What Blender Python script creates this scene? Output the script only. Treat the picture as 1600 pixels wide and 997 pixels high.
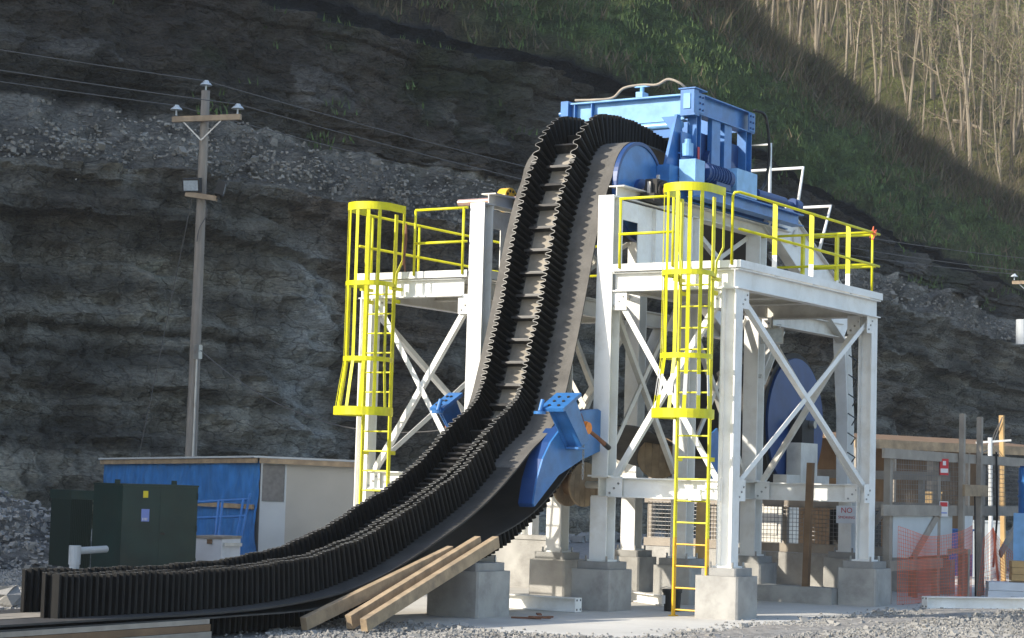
import bpy, math, random
import numpy as np
from mathutils import Vector, Matrix

random.seed(7); rng = np.random.default_rng(11)
for o in list(bpy.data.objects): bpy.data.objects.remove(o)
SC = bpy.context.scene
COL = SC.collection

# ------------------------------------------------------------------ camera, sky, sun, exposure
F_PX = 3190.78
YAW, PITCH, ROLL = -0.5655, 0.0784, 0.0284
CAM = np.array([12.6708, -25.8256, 1.8437])
def cam_axes():
    cy, sy, cp, sp = math.cos(YAW), math.sin(YAW), math.cos(PITCH), math.sin(PITCH)
    fw = np.array([sy*cp, cy*cp, sp]); r = np.array([cy, -sy, 0.]); u = np.cross(r, fw)
    c, s = math.cos(ROLL), math.sin(ROLL)
    return c*r+s*u, -s*r+c*u, fw
RT, UP, FW = cam_axes()
cam = bpy.data.cameras.new('camera'); cam_o = bpy.data.objects.new('camera', cam); COL.objects.link(cam_o)
cam.sensor_width = 36; cam.lens = F_PX/1600*36; cam.clip_start = .5; cam.clip_end = 1500
M = Matrix(((RT[0], UP[0], -FW[0], CAM[0]), (RT[1], UP[1], -FW[1], CAM[1]), (RT[2], UP[2], -FW[2], CAM[2]), (0, 0, 0, 1)))
cam_o.matrix_world = M
SC.camera = cam_o

SUN_EL = math.radians(28.5); SUN_H = np.array([-.54, -.84]); SUN_H = SUN_H/np.linalg.norm(SUN_H)
SUN = np.array([SUN_H[0]*math.cos(SUN_EL), SUN_H[1]*math.cos(SUN_EL), math.sin(SUN_EL)])
w = bpy.data.worlds.new('World'); SC.world = w; w.use_nodes = True
nt = w.node_tree; bg = nt.nodes['Background']
sky = nt.nodes.new('ShaderNodeTexSky'); sky.sky_type = 'NISHITA'; sky.sun_disc = False
sky.sun_elevation = SUN_EL; sky.sun_rotation = math.atan2(SUN_H[0], SUN_H[1])
nt.links.new(sky.outputs[0], bg.inputs[0]); bg.inputs[1].default_value = 0.15
sl = bpy.data.lights.new('sun', 'SUN'); sl.energy = 3.7; sl.angle = math.radians(.55); sl.color = (1, .92, .79)
sun_o = bpy.data.objects.new('sun', sl); COL.objects.link(sun_o)
sun_o.rotation_euler = Vector(-SUN).to_track_quat('-Z', 'Y').to_euler(); sun_o.location = (-20, -40, 40)
vs = SC.view_settings; vs.view_transform = 'Standard'; vs.look = 'None'; vs.gamma = 1; vs.use_curve_mapping = False
vs.exposure = 1.0

# pixel of the 1600x997 photograph -> point
def ray(x, y): return FW + RT*(x-800)/F_PX - UP*(y-498.5)/F_PX
def at(x, y, d): return CAM + ray(x, y)*d
def onx(x, y, X): r = ray(x, y); return CAM + r*(X-CAM[0])/r[0]
def ony(x, y, Y): r = ray(x, y); return CAM + r*(Y-CAM[1])/r[1]
def onz(x, y, Z=0): r = ray(x, y); return CAM + r*(Z-CAM[2])/r[2]
RH = np.array([RT[0], RT[1]]); RH /= np.linalg.norm(RH); FH = np.array([-RH[1], RH[0]])
def cw(r, f, z): p = CAM[:2] + RH*r + FH*f; return np.array([p[0], p[1], z])   # camera-heading metres -> world

# ------------------------------------------------------------------ materials
def newmat(name):
    m = bpy.data.materials.new(name); m.use_nodes = True
    return m, m.node_tree, m.node_tree.nodes['Principled BSDF']
MATS = {}
def paint(name, col, rough=.5, var=.12, scale=3., dirt=None, dirt_amt=.0, spec=.4, bump=.0, bscale=40, metal=0, attr=False, stretch=None):
    """base colour broken up by two noises, an optional dirt colour in patches, fine bump"""
    m, t, b = newmat(name); N = t.nodes; L = t.links
    tc = N.new('ShaderNodeTexCoord'); mp = N.new('ShaderNodeMapping'); L.new(tc.outputs['Object'], mp.inputs[0])
    if stretch: mp.inputs['Scale'].default_value = stretch
    oi = N.new('ShaderNodeObjectInfo'); va = N.new('ShaderNodeVectorMath'); va.operation = 'ADD'
    cb = N.new('ShaderNodeCombineXYZ'); ml = N.new('ShaderNodeMath'); ml.operation = 'MULTIPLY'; ml.inputs[1].default_value = 37
    L.new(oi.outputs['Random'], ml.inputs[0]); L.new(ml.outputs[0], cb.inputs[0]); L.new(ml.outputs[0], cb.inputs[2])
    L.new(mp.outputs[0], va.inputs[0]); L.new(cb.outputs[0], va.inputs[1])
    n1 = N.new('ShaderNodeTexNoise'); n1.inputs['Scale'].default_value = scale; n1.inputs['Detail'].default_value = 6
    L.new(va.outputs[0], n1.inputs['Vector'])
    mr = N.new('ShaderNodeMapRange'); mr.inputs['From Min'].default_value = .3; mr.inputs['From Max'].default_value = .7
    mr.inputs['To Min'].default_value = 1-var; mr.inputs['To Max'].default_value = 1+var
    L.new(n1.outputs[0], mr.inputs[0])
    mul = N.new('ShaderNodeVectorMath'); mul.operation = 'SCALE'
    if attr:
        at_ = N.new('ShaderNodeAttribute'); at_.attribute_name = 'Col'; L.new(at_.outputs['Color'], mul.inputs[0])
    else: mul.inputs[0].default_value = col[:3]
    L.new(mr.outputs[0], mul.inputs['Scale'])
    out = mul.outputs[0]
    if dirt:
        n2 = N.new('ShaderNodeTexNoise'); n2.inputs['Scale'].default_value = scale*.7; n2.inputs['Detail'].default_value = 9; n2.inputs['Roughness'].default_value = .7
        va2 = N.new('ShaderNodeVectorMath'); va2.operation = 'ADD'; va2.inputs[1].default_value = (13.1, 5.7, 9.2)
        L.new(va.outputs[0], va2.inputs[0]); L.new(va2.outputs[0], n2.inputs['Vector'])
        r2 = N.new('ShaderNodeMapRange'); r2.inputs['From Min'].default_value = .5; r2.inputs['From Max'].default_value = .75
        r2.inputs['To Max'].default_value = dirt_amt; L.new(n2.outputs[0], r2.inputs[0])
        mx = N.new('ShaderNodeMix'); mx.data_type = 'RGBA'; L.new(r2.outputs[0], mx.inputs[0]); L.new(out, mx.inputs[6]); mx.inputs[7].default_value = (*dirt, 1)
        out = mx.outputs[2]
    L.new(out, b.inputs['Base Color'])
    b.inputs['Roughness'].default_value = rough; b.inputs['Metallic'].default_value = metal
    b.inputs['Specular IOR Level'].default_value = spec
    if bump:
        n3 = N.new('ShaderNodeTexNoise'); n3.inputs['Scale'].default_value = bscale; n3.inputs['Detail'].default_value = 8
        L.new(va.outputs[0], n3.inputs['Vector'])
        bp = N.new('ShaderNodeBump'); bp.inputs['Strength'].default_value = bump; bp.inputs['Distance'].default_value = .02
        L.new(n3.outputs[0], bp.inputs['Height']); L.new(bp.outputs[0], b.inputs['Normal'])
    MATS[name] = m
    return m
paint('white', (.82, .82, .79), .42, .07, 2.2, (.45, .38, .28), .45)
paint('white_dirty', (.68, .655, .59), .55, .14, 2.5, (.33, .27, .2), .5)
paint('yellow', (.68, .64, .012), .42, .14, 5, (.36, .30, .06), .5)
paint('yellow_old', (.72, .42, .015), .4, .1, 4)
paint('blue', (.038, .165, .43), .36, .2, 4, (.02, .075, .22), .6, spec=.5)
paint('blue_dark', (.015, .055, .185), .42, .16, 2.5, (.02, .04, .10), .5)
paint('blue_light', (.19, .40, .66), .36, .18, 4, (.08, .22, .45), .5)  # pale blue; on the front beam it carries sunlit brightness as colour
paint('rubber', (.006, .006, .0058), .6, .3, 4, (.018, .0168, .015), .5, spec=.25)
paint('rubber_glint', (.30, .27, .225), .8, .2, 4, (.1, .09, .08), .6, spec=.2)
paint('rubber_dusty', (.122, .115, .105), .8, .2, 4, (.07, .066, .06), .75, spec=.2, bump=.15, bscale=25, stretch=(1, .35, 1))
paint('rubber_back', (.028, .027, .026), .6, .25, 3, (.07, .065, .06), .4, spec=.35)
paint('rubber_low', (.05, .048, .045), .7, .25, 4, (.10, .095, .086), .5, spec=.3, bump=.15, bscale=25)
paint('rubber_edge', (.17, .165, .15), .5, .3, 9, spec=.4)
paint('cleat_edge', (.03, .028, .026), .5, .3, 6)
paint('cleat', (.02, .019, .018), .45, .3, 6, (.25, .23, .2), .4)
paint('wood', (.36, .265, .165), .8, .25, 5, (.16, .125, .095), .8, stretch=(1, 1, 1), bump=.2, bscale=30)
paint('wood_grey', (.33, .29, .24), .85, .18, 3, (.2, .17, .14), .6, bump=.2)
paint('wood_dark', (.20, .125, .07), .8, .18, 3, (.10, .06, .04), .6, bump=.2)
paint('arm_wood', (.36, .27, .18), .8, .25, 4, (.2, .15, .11), .6)
paint('wood_orange', (.52, .34, .15), .7, .15, 3, (.35, .2, .08), .4)
paint('pole_wood', (.25, .22, .185), .85, .2, 5, (.14, .11, .09), .6, stretch=(3, 3, .25), bump=.4, bscale=30)
paint('concrete', (.37, .36, .335), .9, .2, 2.6, (.21, .2, .185), .85, spec=.2, bump=.25, bscale=30)
paint('concrete_cap', (.30, .295, .28), .9, .14, 3, (.2, .2, .19), .6, spec=.2, bump=.3)
paint('pad', (.54, .52, .475), .9, .12, .7, (.33, .30, .26), .6, spec=.2, bump=.15, bscale=12)
paint('gravel', (.27, .255, .235), .95, .35, 9, (.17, .16, .15), .8, spec=.2, bump=1., bscale=26)
paint('scree_stone', (.25, .232, .2), .9, .35, .5, (.12, .11, .1), .6, spec=.2, bump=.3)
paint('stone', (.27, .262, .245), .9, .25, .9, spec=.2, bump=.3)
paint('green_box', (.010, .028, .024), .45, .22, 2.4, (.035, .034, .022), .5)
paint('green_dark', (.008, .02, .016), .5, .1)
paint('tarp', (.04, .18, .47), .35, .22, 6, (.10, .30, .60), .55, spec=.5, bump=.9, bscale=5, stretch=(1, 1, .45))
paint('beige', (.40, .38, .33), .7, .05, 2)
paint('panel_grey', (.50, .53, .53), .6, .06, 2)
paint('mill_grey', (.16, .155, .145), .6, .2, 12)
paint('pvc', (.42, .45, .47), .5, .08, 4)
paint('steel', (.35, .35, .34), .4, .15, 6, (.2, .14, .09), .5, metal=.7)
paint('rust', (.20, .09, .05), .75, .3, 10, (.10, .05, .035), .6)
paint('shaft', (.55, .36, .29), .35, .12, 6, metal=.5)
paint('orange', (.78, .25, .03), .5, .15, 12, (.2, .1, .05), .7)
paint('gold', (.72, .43, .03), .35, .1, 5)
paint('black', (.012, .012, .012), .45, .2)
paint('dark', (.03, .028, .026), .7, .3)
paint('netting', (.80, .20, .10), .6, .15, 4)
paint('wire', (.25, .24, .23), .5, .2, metal=.5)
paint('cable', (.10, .095, .09), .6, .1)
paint('sign_white', (.72, .70, .68), .5, .06)
paint('sign_red', (.55, .04, .045), .5, .1)
paint('sign_blue', (.16, .22, .52), .5, .1)
paint('sign_yellow', (.55, .45, .02), .5, .1)
paint('glass_grey', (.36, .40, .42), .12, .15, 20)
paint('ceramic', (.50, .55, .58), .25, .08)
paint('white_plastic', (.72, .74, .76), .5, .08)
paint('bark', (.215, .18, .13), .9, .35, .6, (.09, .075, .055), .8, stretch=(2, 2, .4))
paint('twig', (.21, .165, .11), .9, .25, 3)
paint('bud', (.17, .19, .055), .8, .3, 2)
paint('brush', (.135, .105, .068), .95, .3, .6)
paint('brush_green', (.08, .085, .032), .95, .3, .6)
paint('rock', (1, 1, 1), .92, .22, 1.3, spec=.15, bump=.9, bscale=2.2, attr=True)
paint('grass_tuft', (.085, .135, .04), .9, .3, .5)
def rock_detail():
    m = MATS['rock']; t = m.node_tree; N = t.nodes; L = t.links; b = N['Principled BSDF']; src = b.inputs['Base Color'].links[0].from_socket
    tc = N.new('ShaderNodeTexCoord'); mp = N.new('ShaderNodeMapping'); mp.inputs['Scale'].default_value = (.9, .9, 2.1); L.new(tc.outputs['Object'], mp.inputs[0])
    wn = N.new('ShaderNodeTexNoise'); wn.inputs['Scale'].default_value = 1.1; wn.inputs['Detail'].default_value = 5; L.new(mp.outputs[0], wn.inputs['Vector'])
    av = N.new('ShaderNodeVectorMath'); av.operation = 'ADD'; L.new(mp.outputs[0], av.inputs[0]); L.new(wn.outputs['Color'], av.inputs[1])
    v = N.new('ShaderNodeTexVoronoi'); v.feature = 'DISTANCE_TO_EDGE'; v.inputs['Scale'].default_value = 1.0; L.new(av.outputs[0], v.inputs['Vector'])
    r = N.new('ShaderNodeMapRange'); r.inputs['From Max'].default_value = .05; r.inputs['To Min'].default_value = .55; L.new(v.outputs['Distance'], r.inputs[0])
    n = N.new('ShaderNodeTexNoise'); n.inputs['Scale'].default_value = 8; n.inputs['Detail'].default_value = 9; n.inputs['Roughness'].default_value = .72; L.new(mp.outputs[0], n.inputs['Vector'])
    r2 = N.new('ShaderNodeMapRange'); r2.inputs['From Min'].default_value = .32; r2.inputs['From Max'].default_value = .68; r2.inputs['To Min'].default_value = .55; r2.inputs['To Max'].default_value = 1.5; L.new(n.outputs[0], r2.inputs[0])
    mu = N.new('ShaderNodeMath'); mu.operation = 'MULTIPLY'; L.new(r.outputs[0], mu.inputs[0]); L.new(r2.outputs[0], mu.inputs[1])
    sc = N.new('ShaderNodeVectorMath'); sc.operation = 'SCALE'; L.new(src, sc.inputs[0]); L.new(mu.outputs[0], sc.inputs['Scale']); L.new(sc.outputs[0], b.inputs['Base Color'])
    bp = N.new('ShaderNodeBump'); bp.inputs['Strength'].default_value = 1; bp.inputs['Distance'].default_value = .24; L.new(mu.outputs[0], bp.inputs['Height']); L.new(bp.outputs[0], b.inputs['Normal'])
rock_detail()
# primer band left on the cage bars: a real mark, by height
def yellow_primer():
    m = MATS['yellow'].copy(); m.name = 'yellow_primer'; t = m.node_tree; N = t.nodes; L = t.links
    b = N['Principled BSDF']; src = b.inputs['Base Color'].links[0].from_socket
    g = N.new('ShaderNodeNewGeometry'); sp = N.new('ShaderNodeSeparateXYZ'); L.new(g.outputs['Position'], sp.inputs[0])
    a = N.new('ShaderNodeMath'); a.operation = 'GREATER_THAN'; a.inputs[1].default_value = 3.07; L.new(sp.outputs[2], a.inputs[0])
    c = N.new('ShaderNodeMath'); c.operation = 'LESS_THAN'; c.inputs[1].default_value = 3.36; L.new(sp.outputs[2], c.inputs[0])
    mu = N.new('ShaderNodeMath'); mu.operation = 'MULTIPLY'; L.new(a.outputs[0], mu.inputs[0]); L.new(c.outputs[0], mu.inputs[1])
    mx = N.new('ShaderNodeMix'); mx.data_type = 'RGBA'; L.new(mu.outputs[0], mx.inputs[0]); L.new(src, mx.inputs[6]); mx.inputs[7].default_value = (.6, .6, .58, 1)
    L.new(mx.outputs[2], b.inputs['Base Color']); MATS['yellow_primer'] = m
yellow_primer()

# ------------------------------------------------------------------ mesh helpers
V3 = lambda p: np.array(p, float)
def frame(d, up=(0, 0, 1)):
    d = V3(d)/np.linalg.norm(d); up = V3(up)
    if abs(d@up) > .98: up = np.array([0, 1., 0]) if abs(d[1]) < .9 else np.array([1., 0, 0])
    s = np.cross(d, up); s /= np.linalg.norm(s)
    return d, s, np.cross(s, d)
class MB:
    def __init__(s): s.v = []; s.f = []; s.m = []; s.mi = 0
    def add(s, V, Fc):
        k = len(s.v); s.v += [tuple(map(float, p)) for p in V]; s.f += [tuple(i+k for i in f) for f in Fc]; s.m += [s.mi]*len(Fc); return s
    def box(s, c, size, ax=None):
        c = V3(c); h = V3(size)/2
        A = np.eye(3) if ax is None else np.array(ax)
        V = [c + A[0]*h[0]*i + A[1]*h[1]*j + A[2]*h[2]*k for i in (-1, 1) for j in (-1, 1) for k in (-1, 1)]
        return s.add(V, [(0, 1, 3, 2), (4, 6, 7, 5), (0, 4, 5, 1), (2, 3, 7, 6), (0, 2, 6, 4), (1, 5, 7, 3)])
    def bx(s, x0, x1, y0, y1, z0, z1): return s.box(((x0+x1)/2, (y0+y1)/2, (z0+z1)/2), (x1-x0, y1-y0, z1-z0))
    def rotbox(s, c, size, az): c_, s_ = math.cos(az), math.sin(az); return s.box(c, size, ((c_, s_, 0), (-s_, c_, 0), (0, 0, 1)))
    def sweep(s, p0, p1, prof, up=(0, 0, 1)):
        """closed profile (list of side,up) swept straight from p0 to p1; capped (ngon)"""
        p0, p1 = V3(p0), V3(p1); d, sd, u = frame(p1-p0, up); n = len(prof)
        V = [p+sd*a+u*b for p in (p0, p1) for a, b in prof]
        Fc = [(i, (i+1) % n, n+(i+1) % n, n+i) for i in range(n)]
        return s.add(V, Fc+[tuple(range(n))[::-1], tuple(range(n, 2*n))])
    def ibeam(s, p0, p1, w, h, tf=.018, tw=.014, up=(0, 0, 1)):
        a, b, c, t = w/2, h/2, h/2-tf, tw/2
        return s.sweep(p0, p1, [(-a, -b), (a, -b), (a, -c), (t, -c), (t, c), (a, c), (a, b), (-a, b), (-a, c), (-t, c), (-t, -c), (-a, -c)], up)
    def bar(s, p0, p1, w, h, up=(0, 0, 1)):
        a, b = w/2, h/2; return s.sweep(p0, p1, [(-a, -b), (a, -b), (a, b), (-a, b)], up)
    def angle(s, p0, p1, w, t=.012, up=(0, 0, 1), fl=1):
        return s.sweep(p0, p1, [(0, 0), (w*fl, 0), (w*fl, t), (t*fl, t), (t*fl, w), (0, w)][::fl], up)
    def cyl(s, p0, p1, r0, r1=None, n=12):
        r1 = r0 if r1 is None else r1; p0, p1 = V3(p0), V3(p1); d, a, u = frame(p1-p0)
        V = [p+(a*math.cos(t)+u*math.sin(t))*r for p, r in ((p0, r0), (p1, r1)) for t in [2*math.pi*i/n for i in range(n)]]
        return s.add(V, [(i, (i+1) % n, n+(i+1) % n, n+i) for i in range(n)]+[tuple(range(n))[::-1], tuple(range(n, 2*n))])
    def tube(s, pts, r, n=6, caps=True):
        pts = [V3(p) for p in pts]; m = len(pts); rr = r if hasattr(r, '__len__') else [r]*m
        V = []; pa = None
        for i, p in enumerate(pts):
            d = pts[min(i+1, m-1)]-pts[max(i-1, 0)]; d = d/np.linalg.norm(d)
            if pa is None: _, a, u = frame(d)
            else: a = pa-d*(pa@d); a /= np.linalg.norm(a); u = np.cross(a, d)
            pa = a; u = np.cross(a, d)
            V += [p+(a*math.cos(2*math.pi*k/n)+u*math.sin(2*math.pi*k/n))*rr[i] for k in range(n)]
        Fc = [(i*n+k, i*n+(k+1) % n, (i+1)*n+(k+1) % n, (i+1)*n+k) for i in range(m-1) for k in range(n)]
        if caps: Fc += [tuple(range(n))[::-1], tuple(range((m-1)*n, m*n))]
        return s.add(V, Fc)
    def prism(s, poly, d):
        """flat polygon (3d points) extruded by vector d"""
        n = len(poly); d = V3(d); V = [V3(p) for p in poly]+[V3(p)+d for p in poly]
        return s.add(V, [tuple(range(n))[::-1], tuple(range(n, 2*n))]+[(i, (i+1) % n, n+(i+1) % n, n+i) for i in range(n)])
    def build(s, name, mat, parent=None, smooth=False, loc=None):
        me = bpy.data.meshes.new(name); V = s.v
        if loc is not None: V = [(a-loc[0], b-loc[1], c-loc[2]) for a, b, c in V]
        me.from_pydata(V, [], s.f)
        for m in (mat if isinstance(mat, (list, tuple)) else [mat]): me.materials.append(MATS[m])
        if isinstance(mat, (list, tuple)): me.polygons.foreach_set('material_index', s.m)
        fixn(me)
        if smooth: me.polygons.foreach_set('use_smooth', [True]*len(me.polygons))
        me.update(); return link(name, me, parent, loc)
import bmesh
def fixn(me):
    b = bmesh.new(); b.from_mesh(me); bmesh.ops.recalc_face_normals(b, faces=b.faces); b.to_mesh(me); b.free()
def link(name, me, parent=None, loc=None):
    o = bpy.data.objects.new(name, me); COL.objects.link(o)
    if loc is not None: o.location = [float(c) for c in loc]
    if parent is not None:
        o.parent = parent
        r = parent
        off = Vector((0, 0, 0))
        while r: off += Vector(r.location); r = r.parent
        o.location = Vector(o.location)-off
    return o
def tag(o, label=None, cat=None, group=None, kind=None):
    if label: o['label'] = label
    if cat: o['category'] = cat
    if group: o['group'] = group
    if kind: o['kind'] = kind
    return o
def thing(name, loc, label, cat, group=None):
    o = bpy.data.objects.new(name, None); COL.objects.link(o); o.location = [float(c) for c in loc]; o.empty_display_size = .3
    return tag(o, label, cat, group)

# ------------------------------------------------------------------ numpy noise
_P = rng.random((256, 256, 4))
def vnoise(x, y, k=0):
    xi, yi = np.floor(x).astype(int), np.floor(y).astype(int); fx, fy = x-xi, y-yi
    fx, fy = fx*fx*(3-2*fx), fy*fy*(3-2*fy); g = lambda a, b: _P[a % 256, b % 256, k]
    return (g(xi, yi)*(1-fx)+g(xi+1, yi)*fx)*(1-fy)+(g(xi, yi+1)*(1-fx)+g(xi+1, yi+1)*fx)*fy-.5
def fbm(x, y, o=5, k=0, ro=.5):
    r = 0; a = 1
    for i in range(o): r = r+a*vnoise(x+i*17.3, y+i*9.1, k); x, y, a = x*2.03, y*2.03, a*ro
    return r
def cells(x, y, k=1):
    return _P[np.floor(x).astype(int) % 256, np.floor(y).astype(int) % 256, k]-.5
def grid_mesh(name, P, C, mat, smooth=False):
    nr, nc = P.shape[:2]; me = bpy.data.meshes.new(name)
    idx = np.arange(nr*nc).reshape(nr, nc)
    q = np.stack([idx[:-1, :-1], idx[:-1, 1:], idx[1:, 1:], idx[1:, :-1]], -1).reshape(-1, 4)
    me.vertices.add(nr*nc); me.vertices.foreach_set('co', P.reshape(-1).astype(np.float32))
    me.loops.add(q.size); me.loops.foreach_set('vertex_index', q.reshape(-1).astype(np.int32))
    me.polygons.add(len(q)); me.polygons.foreach_set('loop_start', np.arange(0, q.size, 4, dtype=np.int32))
    me.update(calc_edges=True)
    if C is not None:
        a = me.color_attributes.new('Col', 'FLOAT_COLOR', 'POINT')
        a.data.foreach_set('color', np.concatenate([C.reshape(-1, 3), np.ones((nr*nc, 1))], 1).reshape(-1).astype(np.float32))
    me.polygons.foreach_set('use_smooth', [smooth]*len(q))
    me.materials.append(MATS[mat]); return link(name, me)

# ------------------------------------------------------------------ ground, pad
def ground():
    # fine in the yard, coarse to the horizon
    ax = np.concatenate([[-380, -150, -60], np.arange(-30, 14, .35), [20, 40, 100, 380]])
    ay = np.concatenate([[-380, -100, -40, -25], np.arange(-18, 20, .35), [30, 50, 100, 380]])
    X, Y = np.meshgrid(ax, ay); Z = fbm(X*.3, Y*.3, 4)*.06 - .02
    onpad = (X > -10.2) & (X < 1.05) & (Y > -5.0) & (Y < 24)
    Z = np.where(onpad, -.06, Z)
    edge = (X >= 1.05) & (X < 2.2) & (Y > -5) & (Y < 30); Z = np.where(edge, .02+fbm(X*1.5, Y*1.5, 3)*.04, Z)
    o = grid_mesh('ground', np.stack([X, Y, Z], -1), None, 'gravel', True); tag(o, 'grey crushed gravel yard around the tower', None, None, 'structure')
    m = MB(); m.bx(-9.8, .95, -4.75, 22, -.12, 0); o = m.build('concrete_pad', 'pad'); tag(o, kind='structure')
ground()
CUBE = [(i, j, k) for i in (-1, 1) for j in (-1, 1) for k in (-1, 1)]
CUBE_F = [(0, 1, 3, 2), (4, 6, 7, 5), (0, 4, 5, 1), (2, 3, 7, 6), (0, 2, 6, 4), (1, 5, 7, 3)]
def rock_lump(mb, p, s, R_):
    A = Matrix.Rotation(R_.random()*6.3, 3, 'Z') @ Matrix.Rotation(R_.random()*3, 3, 'X')
    sz = (s*R_.uniform(.6, 1.25), s*R_.uniform(.45, 1.), s*R_.uniform(.3, .8))
    mb.add([V3(p)+np.array(A @ Vector([q*z*R_.uniform(.55, 1.1) for q, z in zip(c, sz)])) for c in CUBE], CUBE_F)
def scatter_stones():
    # loose stones on the visible foreground gravel: one mesh, nobody could count it
    P = []
    while len(P) < 16000:
        if random.random() < .8: x, y = random.uniform(420, 1600), random.uniform(925, 1000)
        else: x, y = random.uniform(-40, 60), random.uniform(880, 1000)
        p = onz(x, y)
        pad = -9.8 < p[0] < .95 and -4.75 < p[1] < 22
        if pad and not (p[0] > .75+.15*math.sin(p[1]*3) or p[1] < -4.55+.15*math.sin(p[0]*2.7)): continue
        if random.random() < .35: p = p + np.array([random.gauss(0, .25), random.gauss(0, .25), 0])
        P.append(p)
    m = MB(); oct_ = [(1, 0, 0), (-1, 0, 0), (0, 1, 0), (0, -1, 0), (0, 0, 1), (0, 0, -1)]
    of = [(0, 2, 4), (2, 1, 4), (1, 3, 4), (3, 0, 4), (2, 0, 5), (1, 2, 5), (3, 1, 5), (0, 3, 5)]
    for p in P:
        s = random.choice((.010, .012, .016, .020, .026)) if random.random() < .993 else .055
        rock_lump(m, p+np.array([0, 0, s*.3]), s, random)
    o = m.build('loose_gravel', 'stone'); tag(o, 'loose crushed stones lying over the gravel yard', 'gravel', None, 'stuff')
scatter_stones()

# ------------------------------------------------------------------ cliff and hillsides
ST = [0, 200, 400, 600, 800, 1000, 1200, 1400, 1600, 1900]
D0 = [50, 53, 56, 59, 63, 68, 74, 82, 91, 106]
FEAT = [  # (rows, y pixel per station, depth behind the cliff foot per station)
    (70, [242, 262, 296, 335, 372, 398, 432, 476, 540, 640], [2.4]*10),
    (26, [146, 172, 214, 260, 292, 318, 392, 430, 500, 590], [6, 6, 6, 6, 5.5, 5, 4, 5, 6, 6]),
    (60, [-70, -35, 12, 62, 100, 172, 248, 372, 462, 560], [9.5, 9.5, 9, 9, 9, 9, 8, 9, 9, 9]),
    (6, [-92, -60, -12, 40, 80, 158, 236, 360, 452, 552], [12, 12, 11.5, 11.5, 11.5, 11, 10, 10.5, 10.5, 10]),
    (60, [-520, -470, -400, -330, -230, -105, 65, 212, 322, 450], [40, 40, 38, 36, 34, 33, 31, 29, 27, 24]),
    (8, [-560, -520, -450, -370, -260, -125, 50, 206, 320, 452], [52, 52, 50, 48, 44, 42, 39, 36, 33, 30]),
    (6, [-300, -260, -200, -120, 0, 120, 300, 420, 520, 610], [80, 80, 80, 76, 70, 64, 58, 52, 46, 42]),
]
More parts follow.
